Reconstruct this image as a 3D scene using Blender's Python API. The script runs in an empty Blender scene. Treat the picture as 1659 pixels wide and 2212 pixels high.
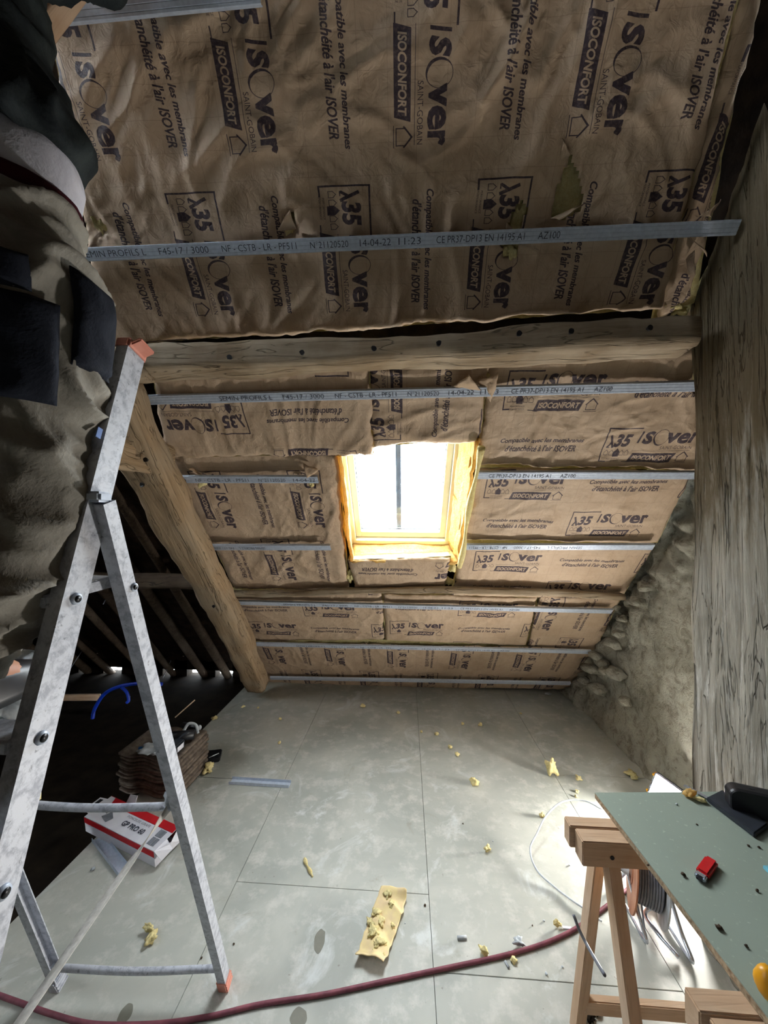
import bpy, bmesh, math, random
import numpy as np
from mathutils import Vector, Matrix, noise
R = math.radians
rnd = random.Random(7)
sc = bpy.context.scene
COL = sc.collection

# ------------------------------------------------------------------ camera
W, H, F = 1659, 2212, 800.0
CAM = Vector((0, 0, 1.73))
RM = Matrix.Rotation(R(3.4), 3, 'Z') @ Matrix.Rotation(R(91.86), 3, 'X') @ Matrix.Rotation(R(0.45), 3, 'Z')
cd = bpy.data.cameras.new('camera'); cam = bpy.data.objects.new('camera', cd); COL.objects.link(cam)
cam.matrix_world = Matrix.Translation(CAM) @ RM.to_4x4()
cd.sensor_fit = 'VERTICAL'; cd.sensor_height = 24; cd.lens = F / H * 24; cd.clip_start = .02
sc.camera = cam
sc.view_settings.view_transform = 'Standard'; sc.view_settings.look = 'None'
sc.view_settings.gamma = 1; sc.view_settings.use_curve_mapping = False
sc.view_settings.exposure = 0.12
# ------------------------------------------------------------------ sky
wd = bpy.data.worlds.new('overcast sky'); sc.world = wd; wd.use_nodes = True
bg = wd.node_tree.nodes['Background']; bg.inputs[0].default_value = (.86, .94, 1, 1); bg.inputs[1].default_value = 38.0
LAMP_POWER = 560.0

# ------------------------------------------------------------------ geometry of the place
def ray(px, py):
    return RM @ Vector(((px - W / 2) / F, -(py - H / 2) / F, -1))
class Plane:                       # roof slope z = a - b*y, offset outwards by o
    def __init__(s, a, b):
        s.b = b; L = math.hypot(1, b)
        s.n = Vector((0, b / L, 1 / L)); s.o = Vector((0, 0, a)); s.es = Vector((0, -1 / L, b / L)); s.ex = Vector((1, 0, 0))
    def hit(s, px, py, off=0):
        d = ray(px, py); o = s.o + s.n * off
        t = (o - CAM).dot(s.n) / d.dot(s.n)
        return CAM + d * t
    def uv(s, p): q = p - s.o; return (q.x, q.dot(s.es))
    def pt(s, x, u, off=0): return s.o + s.ex * x + s.es * u + s.n * off
    def puv(s, px, py, off=0): return s.uv(s.hit(px, py, off))
LO = Plane(4.2775, 1.09)
UP = Plane(4.767, 1.367)
def fl(px, py, z=0.0):
    d = ray(px, py); t = (z - CAM.z) / d.z; return CAM + d * t
def aty(px, py, y):
    d = ray(px, py); return CAM + d * (y / d.y)
def atx(px, py, x):
    d = ray(px, py); return CAM + d * (x / d.x)

# ------------------------------------------------------------------ materials
def srgb(r, g, b):
    return tuple((c / 255 / 12.92 if c / 255 <= .04045 else ((c / 255 + .055) / 1.055) ** 2.4) for c in (r, g, b)) + (1,)
class NT:
    def __init__(s, name):
        s.m = bpy.data.materials.new(name); s.m.use_nodes = True; s.t = s.m.node_tree; s.b = s.t.nodes['Principled BSDF']; s.out = s.t.nodes['Material Output']
    def n(s, t, **k):
        x = s.t.nodes.new(t)
        for a, v in k.items(): setattr(x, a, v)
        return x
    def l(s, a, b): s.t.links.new(a, b)
    def mth(s, op, a, b=None, c=None):
        x = s.n('ShaderNodeMath', operation=op)
        for i, v in enumerate((a, b, c)):
            if v is None: continue
            if isinstance(v, (int, float)): x.inputs[i].default_value = v
            else: s.l(v, x.inputs[i])
        return x.outputs[0]
    def mix(s, f, a, b, mode='MIX'):
        x = s.n('ShaderNodeMix', data_type='RGBA', blend_type=mode)
        for i, v in ((0, f), (6, a), (7, b)):
            if isinstance(v, (int, float)): x.inputs[i].default_value = v
            elif isinstance(v, tuple): x.inputs[i].default_value = v
            else: s.l(v, x.inputs[i])
        return x.outputs[2]
    def coord(s, scale=(1, 1, 1), kind='Object', rot=(0, 0, 0)):
        c = s.n('ShaderNodeTexCoord'); m = s.n('ShaderNodeMapping'); s.l(c.outputs[kind], m.inputs[0])
        m.inputs['Scale'].default_value = scale; m.inputs['Rotation'].default_value = rot; return m.outputs[0]
    def noise(s, co, sc_, det=4, rough=.55, dist=0):
        x = s.n('ShaderNodeTexNoise'); s.l(co, x.inputs['Vector']); x.inputs['Scale'].default_value = sc_; x.inputs['Detail'].default_value = det
        x.inputs['Roughness'].default_value = rough; x.inputs['Distortion'].default_value = dist; return x.outputs['Fac']
    def ramp(s, f, stops):
        x = s.n('ShaderNodeValToRGB'); e = x.color_ramp.elements
        while len(e) < len(stops): e.new(.5)
        for i, (p, c) in enumerate(stops):
            e[i].position = p; e[i].color = c if isinstance(c, tuple) else (c, c, c, 1)
        s.l(f, x.inputs[0]); return x.outputs[0]
    def bump(s, h, strength=.3, dist=.01, prev=None):
        x = s.n('ShaderNodeBump'); s.l(h, x.inputs['Height']); x.inputs['Strength'].default_value = strength; x.inputs['Distance'].default_value = dist
        if prev: s.l(prev, x.inputs['Normal'])
        return x.outputs[0]
    def fin(s, color=None, rough=.7, metal=0, normal=None, spec=.3):
        if color is not None:
            if isinstance(color, tuple): s.b.inputs['Base Color'].default_value = color
            else: s.l(color, s.b.inputs['Base Color'])
        if isinstance(rough, (int, float)): s.b.inputs['Roughness'].default_value = rough
        else: s.l(rough, s.b.inputs['Roughness'])
        s.b.inputs['Metallic'].default_value = metal; s.b.inputs['Specular IOR Level'].default_value = spec
        if normal: s.l(normal, s.b.inputs['Normal'])
        return s.m
def simple(name, c1, c2=None, scale=20, rough=.6, metal=0, bump=.15, spec=.3, dist=.002):
    t = NT(name); co = t.coord(); f = t.noise(co, scale, 5)
    c2 = c2 or tuple(x * .75 for x in c1[:3]) + (1,)
    return t.fin(t.mix(t.ramp(f, [(.35, 0.), (.65, 1.)]), c1, c2), rough, metal, t.bump(f, bump, dist), spec)
def wood(name, c1, c2, c3, axis='X', scale=1.0, bump=.5, rough=.8, crack=.8):
    t = NT(name); s = {'X': (1, 14, 14), 'Y': (14, 1, 14), 'Z': (14, 14, 1)}[axis]; s = tuple(v * scale for v in s)
    co = t.coord(s); f = t.noise(co, 2.2, 8, .65, .6); g = t.noise(t.coord(), 3.5, 4)
    c = t.mix(t.ramp(f, [(.3, 0.), (.7, 1.)]), c1, c2)
    c = t.mix(t.ramp(g, [(.45, 0.), (.7, .8)]), c, c3)
    k = t.noise(t.coord(tuple(v * .8 for v in s)), 1.3, 3, .5, 1.5)
    cr = t.ramp(k, [(.485, 0.), (.5, crack), (.515, 0.)])
    c = t.mix(cr, c, tuple(x * .18 for x in c2[:3]) + (1,))
    h = t.mth('SUBTRACT', f, t.mth('MULTIPLY', cr, 1.2))
    return t.fin(c, rough, 0, t.bump(h, bump, .012), .2)

# ------------------------------------------------------------------ the printed pattern of the paper facing
IW, IH = 1.12, 0.60
PW, PH = 2240, 1200
ink = np.zeros((PH, PW), np.float32); RC = .128
def raster(tris, val=1.0):
    for t in tris:
        t = np.array(t, float); t[:, 1] = RC + (t[:, 1] - RC) * 1.15; t = t * np.array([PW / IW, PH / IH])
        x0, y0 = np.floor(t.min(0)).astype(int); x1, y1 = np.ceil(t.max(0)).astype(int) + 1
        x0 = max(x0, 0); y0 = max(y0, 0); x1 = min(x1, PW); y1 = min(y1, PH)
        if x1 <= x0 or y1 <= y0: continue
        X, Y = np.meshgrid(np.arange(x0, x1) + .5, np.arange(y0, y1) + .5)
        a, b, c = t
        def e(p, q): return (q[0] - p[0]) * (Y - p[1]) - (q[1] - p[1]) * (X - p[0])
        w0, w1, w2 = e(a, b), e(b, c), e(c, a)
        m = ((w0 >= -.3) & (w1 >= -.3) & (w2 >= -.3)) | ((w0 <= .3) & (w1 <= .3) & (w2 <= .3))
        ink[y0:y1, x0:x1][m] = val
def text_tris(s, bold=0.0, shear=0.0):
    cu = bpy.data.curves.new('t', 'FONT'); cu.body = s; cu.size = 1; cu.offset = bold; cu.shear = shear; cu.resolution_u = 3; cu.fill_mode = 'FRONT'
    o = bpy.data.objects.new('t', cu); COL.objects.link(o)
    dg = bpy.context.evaluated_depsgraph_get(); dg.update(); me = o.evaluated_get(dg).to_mesh(); me.calc_loop_triangles()
    v = np.array([p.co[:2] for p in me.vertices]); tr = np.array([t.vertices[:] for t in me.loop_triangles])
    r = v[tr] if len(tr) else np.zeros((0, 3, 2))
    o.evaluated_get(dg).to_mesh_clear(); bpy.data.objects.remove(o); bpy.data.curves.remove(cu)
    return r
def put_text(s, x0, y0, x1, y1, bold=0., shear=0., val=1., dup=0):
    t = text_tris(s, bold, shear)
    lo = t.reshape(-1, 2).min(0); hi = t.reshape(-1, 2).max(0)
    q = (t - lo) / (hi - lo) * np.array([x1 - x0, y1 - y0]) + np.array([x0, y0]); raster(q, val)
    if dup: raster(q + np.array([dup, 0]), val); raster(q + np.array([dup / 2, dup / 3]), val)
def rect(x0, y0, x1, y1, val=1., sh=0.):
    raster([[(x0, y0), (x1, y0), (x1 + sh, y1)], [(x0, y0), (x1 + sh, y1), (x0 + sh, y1)]], val)
def seg(p, q, w, val=1.):
    p = np.array(p); q = np.array(q); d = (q - p) / np.linalg.norm(q - p); n = np.array([-d[1], d[0]]) * w / 2; p = p - d * w / 2; q = q + d * w / 2
    raster([[p + n, p - n, q - n], [p + n, q - n, q + n]], val)
def house(x, y, w, h, lw, fill=False):
    pts = [(x, y), (x + w, y), (x + w, y + h * .6), (x + w / 2, y + h), (x, y + h * .6)]
    if fill: raster([[pts[0], pts[1], pts[2]], [pts[0], pts[2], pts[3]], [pts[0], pts[3], pts[4]]])
    else:
        for i in range(5): seg(pts[i], pts[(i + 1) % 5], lw)
def ring(cx, cy, rx, ry):
    for i in range(40):
        a0, a1 = 2 * math.pi * i / 40, 2 * math.pi * (i + 1) / 40
        def P(a, k): return (cx + rx * k * math.cos(a), cy + ry * k * math.sin(a))
        th = lambda a: 1 - (.05 + .17 * max(0, math.cos(a + 2.6)) ** 1.0)
        raster([[P(a0, 1), P(a1, 1), P(a1, th(a1))], [P(a0, 1), P(a1, th(a1)), P(a0, th(a0))]])
def logo(x, y):
    seg((x, y), (x, y + .167), .006); seg((x, y + .167), (x + .16, y + .167), .006); seg((x, y), (x + .03, y), .006)
    seg((x + .03, y + .07), (x + .018, y + .07 + .0), .004)
    # lambda
    seg((x + .022, y + .128), (x + .044, y + .074), .011); seg((x + .034, y + .10), (x + .020, y + .074), .009)
    put_text('35', x + .048, y + .072, x + .128, y + .138, .045, .12)
    put_text('I', x + .160, y + .092, x + .176, y + .152, .03, .15)
    put_text('S', x + .182, y + .090, x + .232, y + .154, .055, .15)
    ring(x + .268, y + .122, .037, .040)
    put_text('v', x + .292, y + .092, x + .350, y + .145, .028, dup=.0035)
    put_text('e', x + .350, y + .090, x + .408, y + .146, .028, dup=.0035)
    put_text('r', x + .414, y + .092, x + .452, y + .146, .028, dup=.0035)
    put_text('SAINT-GOBAIN', x + .285, y + .060, x + .448, y + .077, .0)
    seg((x + .155, y + .052), (x + .448, y + .052), .0018)
    for i in range(5):
        if i == 2: continue
        house(x + .016 + i * .026, y + .030, .019, .026, .0022)
    house(x + .062, y + .022, .030, .044, .004, True)
    for k in range(2):
        put_text('PERFORMANCE', x + .035, y + .008 - k * .012, x + .105, y + .015 - k * .012)
    seg((x + .125, y - .006), (x + .16, y - .006), .004)
    rect(x + .148, y - .010, x + .372, y + .040, 1, .014)
    put_text('ISOCONFORT', x + .168, y + .002, x + .370, y + .028, .03, .2, val=0.)
    house(x + .402, y - .004, .048, .046, .003); seg((x + .395, y - .012), (x + .455, y - .012), .002)
    seg((x + .398, y + .020), (x + .426, y + .044), .005); seg((x + .454, y + .020), (x + .426, y + .044), .005)
def compat(x, y):
    put_text('Compatible avec les membranes', x, y + .088, x + .43, y + .118, .015, .25, dup=.0012)
    put_text("d'étanchéité à l'air ISOVER", x + .03, y + .048, x + .40, y + .080, .015, .25, dup=.0012)
logo(.03, .045); compat(.03 + .56 + .02, .045)
RC = .428
logo(.59, .345); compat(.05, .345)
img = bpy.data.images.new('ink print', PW, PH, alpha=False, float_buffer=False); img.colorspace_settings.name = 'Non-Color'
px_ = np.ones((PH, PW, 4), np.float32); px_[:, :, :3] = ink[:, :, None]
img.pixels.foreach_set(px_.ravel()); img.update(); img.pack()

def paper_mat(name, printed=True):
    t = NT(name); co = t.coord(kind='Object'); f = t.noise(co, 5, 5, .6); g = t.noise(co, 60, 3)
    c = t.mix(t.ramp(f, [(.3, 0.), (.7, 1.)]), srgb(200, 178, 154), srgb(182, 158, 133))
    c = t.mix(t.mth('MULTIPLY', g, .25), c, srgb(150, 122, 92))
    uv = t.n('ShaderNodeTexCoord').outputs['UV']
    if printed:
        sp = t.n('ShaderNodeSeparateXYZ'); t.l(uv, sp.inputs[0])
        def line(o, k):
            m = t.mth('FRACT', t.mth('MULTIPLY', o, k)); return t.mth('LESS_THAN', m, .016)
        g1 = t.mth('MAXIMUM', line(sp.outputs[0], IW / .0933), line(sp.outputs[1], IH / .10))
        c = t.mix(t.mth('MULTIPLY', g1, .28), c, srgb(80, 60, 50))
        im = t.n('ShaderNodeTexImage', image=img, interpolation='Linear', extension='REPEAT'); t.l(uv, im.inputs[0])
        wear = t.ramp(t.noise(co, 90, 4, .7), [(.25, .72), (.5, 1.)])
        c = t.mix(t.mth('MULTIPLY', im.outputs[0], t.mth('MULTIPLY', wear, .93)), c, srgb(46, 38, 56))
    v = t.n('ShaderNodeTexNoise', noise_type='RIDGED_MULTIFRACTAL'); t.l(co, v.inputs['Vector']); v.inputs['Scale'].default_value = 5.5; v.inputs['Detail'].default_value = 3; v.inputs['Distortion'].default_value = .5
    v2 = t.n('ShaderNodeTexNoise', noise_type='RIDGED_MULTIFRACTAL'); t.l(co, v2.inputs['Vector']); v2.inputs['Scale'].default_value = 14; v2.inputs['Detail'].default_value = 2; v2.inputs['Distortion'].default_value = .8
    h = t.mth('ADD', t.mth('ADD', t.mth('MULTIPLY', v.outputs[0], .5), t.mth('MULTIPLY', v2.outputs[0], .22)), t.mth('MULTIPLY', t.noise(co, 24, 4, .6, .8), .5))
    return t.fin(c, .62, 0, t.bump(h, .75, .016), .22)
M = {}
M['paper'] = paper_mat('printed kraft paper'); M['kraft'] = paper_mat('plain kraft paper', False)
def wool_mat(name, c1, c2, trans=.0):
    t = NT(name); co = t.coord(); f = t.noise(co, 45, 6, .7, 1.5); g = t.noise(t.coord((1, 1, 5)), 9, 5, .7)
    c = t.mix(t.ramp(f, [(.3, 0.), (.7, 1.)]), c1, c2)
    m = t.fin(c, .95, 0, t.bump(t.mth('ADD', f, g), .8, .012), .05)
    if trans:
        tr = t.n('ShaderNodeBsdfTranslucent'); t.l(c, tr.inputs[0]); mx = t.n('ShaderNodeMixShader'); mx.inputs[0].default_value = trans
        t.l(t.b.outputs[0], mx.inputs[1]); t.l(tr.outputs[0], mx.inputs[2]); t.l(mx.outputs[0], t.out.inputs[0])
    return m
M['wool'] = wool_mat('yellow glass wool', srgb(246, 236, 184), srgb(226, 206, 138), .15)
M['amber'] = wool_mat('amber glass wool', srgb(242, 212, 146), srgb(226, 176, 92), .35)
M['steel'] = simple('galvanised steel', srgb(196, 206, 220), srgb(180, 190, 206), 60, .42, .15, .02)
M['alu'] = None
t = NT('worn white aluminium'); co = t.coord(); f = t.noise(co, 42, 7, .75, .3)
c = t.mix(t.ramp(f, [(.46, 0.), (.62, .8)]), srgb(196, 200, 208), srgb(140, 144, 156)); g = t.noise(co, 70, 3)
c = t.mix(t.ramp(g, [(.66, 0.), (.72, .6)]), c, srgb(90, 92, 98)); M['alu'] = t.fin(c, .5, .1, t.bump(f, .15, .003), .4)
M['pink'] = simple('faded red plastic', srgb(222, 158, 140), srgb(206, 132, 114), 15, .5)
M['oak'] = wood('old oak', srgb(160, 142, 118), srgb(122, 104, 82), srgb(176, 162, 142), 'X', 1.0, .7, .8, .6)
M['oakS'] = wood('old oak rafter', srgb(176, 152, 122), srgb(132, 110, 84), srgb(160, 144, 122), 'X', 1.0, .6, .8, .6)
t = NT('weathered grey timber'); f = t.noise(t.coord((14, 14, 1)), 2.2, 9, .7, .5); g = t.noise(t.coord(), 5, 6, .65); g2 = t.noise(t.coord((9, 9, 1.4)), 3, 6, .7)
c = t.mix(t.ramp(f, [(.3, 0.), (.68, 1.)]), srgb(122, 116, 104), srgb(184, 179, 168))
c = t.mix(t.ramp(g2, [(.55, 0.), (.68, .7)]), c, srgb(216, 214, 208))
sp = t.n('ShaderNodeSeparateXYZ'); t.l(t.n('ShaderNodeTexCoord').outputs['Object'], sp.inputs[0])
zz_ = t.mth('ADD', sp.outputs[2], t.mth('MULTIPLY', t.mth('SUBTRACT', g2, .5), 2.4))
c = t.mix(t.ramp(t.mth('MULTIPLY', zz_, .3), [(.50, 0.), (.62, .8)]), c, srgb(104, 90, 64))      # soot brown with shade painted in, darker towards the head of the post
c = t.mix(t.ramp(g, [(.66, 0.), (.74, .6)]), c, srgb(78, 68, 56))
k = t.noise(t.coord((12, 12, .8)), 1.3, 4, .6, 1.2); cr = t.ramp(k, [(.488, 0.), (.5, .6), (.512, 0.)]); c = t.mix(cr, c, srgb(50, 44, 36))
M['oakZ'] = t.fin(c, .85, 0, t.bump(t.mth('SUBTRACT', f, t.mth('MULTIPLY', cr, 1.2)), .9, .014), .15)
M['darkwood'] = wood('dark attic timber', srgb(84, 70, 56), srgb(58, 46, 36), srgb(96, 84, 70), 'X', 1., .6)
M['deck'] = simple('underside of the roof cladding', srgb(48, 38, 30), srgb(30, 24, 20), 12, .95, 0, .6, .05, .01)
M['pine'] = wood('planed pine', srgb(206, 176, 146), srgb(182, 148, 118), srgb(214, 190, 166), 'X', .8, .12, .6, .15)
M['pineZ'] = wood('planed pine leg', srgb(214, 178, 140), srgb(190, 150, 112), srgb(222, 194, 164), 'Z', .8, .12, .6, .15)
M['white'] = simple('white lacquer', srgb(236, 232, 214), srgb(226, 222, 204), 8, .35, 0, .02, .5)
M['black'] = simple('black plastic', srgb(24, 25, 30), srgb(18, 18, 22), 20, .4, 0, .05, .4)
M['darkgrey'] = simple('dark grey plastic', srgb(48, 52, 60), srgb(40, 44, 50), 30, .5, 0, .05)
M['ink'] = simple('black ink', srgb(60, 62, 78), srgb(50, 52, 66), 30, .7, 0, 0)
M['red'] = simple('red plastic', srgb(200, 26, 34), srgb(180, 20, 28), 8, .3, 0, .02, .5)
M['blue'] = simple('blue plastic', srgb(14, 60, 190), srgb(10, 48, 160), 8, .4, 0, .02, .5)
M['yellow'] = simple('yellow plastic', srgb(226, 160, 20), srgb(206, 140, 12), 8, .4, 0, .02, .5)
M['hose'] = simple('dusty purple red hose', srgb(136, 78, 88), srgb(112, 62, 74), 25, .55, 0, .1)
M['cable'] = simple('pale grey cable', srgb(196, 202, 206), srgb(170, 178, 186), 25, .45, 0, .05)
M['cabledark'] = simple('grey flex', srgb(120, 124, 132), srgb(96, 100, 110), 25, .5, 0, .05)
M['chrome'] = simple('bright tube steel', srgb(200, 206, 216), srgb(184, 190, 204), 40, .25, .8, .02)
M['rust'] = simple('orange brown plastic disc', srgb(176, 122, 92), srgb(150, 92, 66), 14, .55, 0, .1)
M['card'] = simple('white printed cardboard', srgb(222, 222, 228), srgb(208, 208, 216), 10, .6, 0, .05)
M['cardred'] = simple('red printed cardboard', srgb(196, 32, 40), srgb(176, 24, 32), 10, .55, 0, .05)
M['cardgrey'] = simple('grey print', srgb(130, 134, 142), srgb(110, 114, 122), 40, .6, 0, .0)
M['slate'] = simple('brown grey roof tile', srgb(118, 106, 94), srgb(86, 76, 68), 30, .85, 0, .5, .2, .004)
M['rag'] = simple('crumpled pale sheet', srgb(190, 196, 200), srgb(150, 156, 160), 18, .7, 0, .3)
M['skin'] = simple('skin', srgb(190, 140, 112), srgb(176, 124, 98), 30, .55, 0, .1)
M['hair'] = simple('dark hair', srgb(40, 30, 24), srgb(26, 20, 16), 60, .6, 0, .5)
def cloth(name, c1, c2, rough=.85):
    t = NT(name); co = t.coord(); f = t.noise(co, 9, 6, .65, 1.0); g = t.noise(co, 160, 2)
    return t.fin(t.mix(t.ramp(f, [(.35, 0.), (.7, 1.)]), c1, c2), rough, 0, t.bump(t.mth('ADD', f, t.mth('MULTIPLY', g, .25)), .5, .008), .15)
M['trouser'] = cloth('taupe work trouser cloth', srgb(152, 148, 138), srgb(118, 114, 106))
M['panel'] = cloth('navy black cordura', srgb(36, 40, 50), srgb(24, 27, 36))
M['jacket'] = cloth('dark green grey fleece', srgb(48, 54, 54), srgb(24, 28, 32))
M['tshirt'] = cloth('pale grey shirt cloth', srgb(206, 206, 216), srgb(186, 186, 198))
M['belt'] = cloth('dark maroon belt', srgb(70, 20, 30), srgb(44, 14, 20))
M['orange'] = simple('orange tab', srgb(236, 110, 70), srgb(220, 96, 60), 20, .6)

# floor: grey-green dusty chipboard
t = NT('dusty grey floor board'); co = t.coord(); f = t.noise(co, 1.3, 6, .6, .5); g = t.noise(co, 9, 6, .7); s = t.noise(co, 45, 3)
c = t.mix(t.ramp(f, [(.38, 0.), (.62, 1.)]), srgb(182, 183, 174), srgb(156, 159, 151))
c = t.mix(t.ramp(g, [(.50, 0.), (.68, .65)]), c, srgb(206, 204, 196)); c = t.mix(t.ramp(t.noise(co, 2.6, 7, .7, 1.2), [(.56, 0.), (.66, .7)]), c, srgb(208, 212, 210)); c = t.mix(t.ramp(t.noise(co, 3.7, 7, .75, .8), [(.60, 0.), (.70, .5)]), c, srgb(140, 132, 114))
c = t.mix(t.ramp(s, [(.70, 0.), (.75, .5)]), c, srgb(112, 104, 92))
M['floor'] = t.fin(c, t.ramp(f, [(.3, .42), (.7, .62)]), 0, t.bump(g, .12, .004), .4)
t = NT('damp stain'); co = t.coord(); f = t.noise(co, 30, 5); M['stain'] = t.fin(t.mix(f, srgb(110, 110, 98), srgb(132, 130, 118)), .5, 0, None, .3)
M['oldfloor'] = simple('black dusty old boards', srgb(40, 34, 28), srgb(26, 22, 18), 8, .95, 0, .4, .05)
# stone wall
t = NT('lime mortared rubble'); co = t.coord(); f = t.noise(co, 2.4, 7, .65, .6); g = t.noise(co, 14, 7, .7, .6)
c = t.mix(t.ramp(f, [(.3, 0.), (.65, 1.)]), srgb(140, 137, 124), srgb(174, 171, 158))
c = t.mix(t.ramp(g, [(.35, .65), (.5, 0.)]), c, srgb(92, 86, 74))
c = t.mix(t.ramp(t.noise(co, 60, 3), [(.66, 0.), (.72, .7)]), c, srgb(70, 62, 52))
M['stone'] = t.fin(c, .92, 0, t.bump(t.mth('ADD', g, t.mth('MULTIPLY', t.noise(co, 50, 5, .7), .4)), .8, .025), .1)
M['board'] = None
t = NT('green grey moisture board'); co = t.coord(); f = t.noise(co, 3, 5); g = t.noise(co, 70, 3, .6)
c = t.mix(f, srgb(146, 158, 146), srgb(130, 141, 130)); c = t.mix(t.ramp(g, [(.62, 0.), (.72, .6)]), c, srgb(176, 182, 170))
M['board'] = t.fin(c, .6, 0, t.bump(g, .1, .002), .3)
M['chip'] = simple('raw chipboard edge', srgb(176, 156, 130), srgb(120, 100, 78), 120, .9, 0, .4)
t = NT('window glass'); tr = t.n('ShaderNodeBsdfTransparent'); gl = t.n('ShaderNodeBsdfGlossy'); gl.inputs['Roughness'].default_value = .02
mx = t.n('ShaderNodeMixShader'); mx.inputs[0].default_value = .05; t.l(tr.outputs[0], mx.inputs[1]); t.l(gl.outputs[0], mx.inputs[2]); t.l(mx.outputs[0], t.out.inputs[0]); M['glass'] = t.m
t = NT('lit lamp diffuser'); em = t.n('ShaderNodeEmission'); em.inputs[0].default_value = (1, .96, .91, 1); em.inputs[1].default_value = LAMP_POWER; t.l(em.outputs[0], t.out.inputs[0]); M['lamp'] = t.m

# ------------------------------------------------------------------ helpers
def finish(o, m, parent=None, smooth=False):
    if m is not None:
        for x in (m if isinstance(m, (list, tuple)) else [m]): o.data.materials.append(M[x] if isinstance(x, str) else x)
    if smooth: o.data.polygons.foreach_set('use_smooth', [True] * len(o.data.polygons))
    if parent is not None: o.parent = parent
    COL.objects.link(o); return o
def obj(name, bm, m, parent=None, smooth=False):
    me = bpy.data.meshes.new(name); bmesh.ops.recalc_face_normals(bm, faces=bm.faces); bm.to_mesh(me); bm.free()
    return finish(bpy.data.objects.new(name, me), m, parent, smooth)
def pyobj(name, v, f, m, parent=None, smooth=False):
    me = bpy.data.meshes.new(name); me.from_pydata([tuple(p) for p in v], [], f); me.update()
    return finish(bpy.data.objects.new(name, me), m, parent, smooth)
def tag(o, label=None, cat=None, group=None, kind=None):
    if label: o['label'] = label
    if cat: o['category'] = cat
    if group: o['group'] = group
    if kind: o['kind'] = kind
    return o
def empty(name, loc, label=None, cat=None, group=None, kind=None):
    o = bpy.data.objects.new(name, None); o.empty_display_size = .05; COL.objects.link(o); o.location = loc; o['_abs'] = 1
    EMPT.append(o); return tag(o, label, cat, group, kind)
EMPT = []
def box(bm, c, s, rot=None, bev=0, seg=2):
    r = bmesh.ops.create_cube(bm, size=1); vs = r['verts']
    m = Matrix.Translation(c) @ (rot.to_4x4() if rot else Matrix()) @ Matrix.Diagonal((*s, 1))
    bmesh.ops.transform(bm, matrix=m, verts=vs)
    if bev: bmesh.ops.bevel(bm, geom=list({e for v in vs for e in v.link_edges}), offset=bev, segments=seg, affect='EDGES')
def cyl(bm, p, q, r1, r2=None, n=16, caps=True):
    p = Vector(p); q = Vector(q); d = q - p; r = bmesh.ops.create_cone(bm, cap_ends=caps, segments=n, radius1=r1, radius2=r1 if r2 is None else r2, depth=d.length)
    bmesh.ops.transform(bm, matrix=Matrix.Translation((p + q) / 2) @ d.to_track_quat('Z', 'Y').to_matrix().to_4x4(), verts=r['verts'])
def basis(x, z):
    x = Vector(x).normalized(); z = Vector(z); y = z.cross(x).normalized(); z = x.cross(y).normalized()
    return Matrix((x, y, z)).transposed()
def smoothpath(pts, n=8):
    P = [Vector(p) for p in pts]; P = [P[0] * 2 - P[1]] + P + [P[-1] * 2 - P[-2]]; out = []
    for i in range(1, len(P) - 2):
        for k in range(n):
            t = k / n; a, b, c, d = P[i - 1:i + 3]
            out.append(.5 * ((2 * b) + (c - a) * t + (2 * a - 5 * b + 4 * c - d) * t * t + (3 * b - a - 3 * c + d) * t ** 3))
    out.append(P[-2]); return out
def tube(name, pts, r, m, parent=None, n=8, sub=8, caps=True):
    P = smoothpath(pts, sub) if sub else [Vector(p) for p in pts]; v = []; f = []; up = Vector((0, 0, 1)); prev = None
    for i, p in enumerate(P):
        d = (P[min(i + 1, len(P) - 1)] - P[max(i - 1, 0)]).normalized()
        if prev is None:
            a = d.cross(up if abs(d.z) < .9 else Vector((1, 0, 0))).normalized()
        else: a = (prev - d * prev.dot(d)).normalized()
        prev = a; b = d.cross(a)
        rr = r(i / (len(P) - 1)) if callable(r) else r
        for k in range(n):
            t = 2 * math.pi * k / n; v.append(p + (a * math.cos(t) + b * math.sin(t)) * rr)
        if i:
            for k in range(n): f.append(((i - 1) * n + k, (i - 1) * n + (k + 1) % n, i * n + (k + 1) % n, i * n + k))
    if caps: f.append(tuple(range(n - 1, -1, -1))); f.append(tuple((len(P) - 1) * n + k for k in range(n)))
    return pyobj(name, v, f, m, parent, True)
def local(o_parent, o): pass
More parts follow.
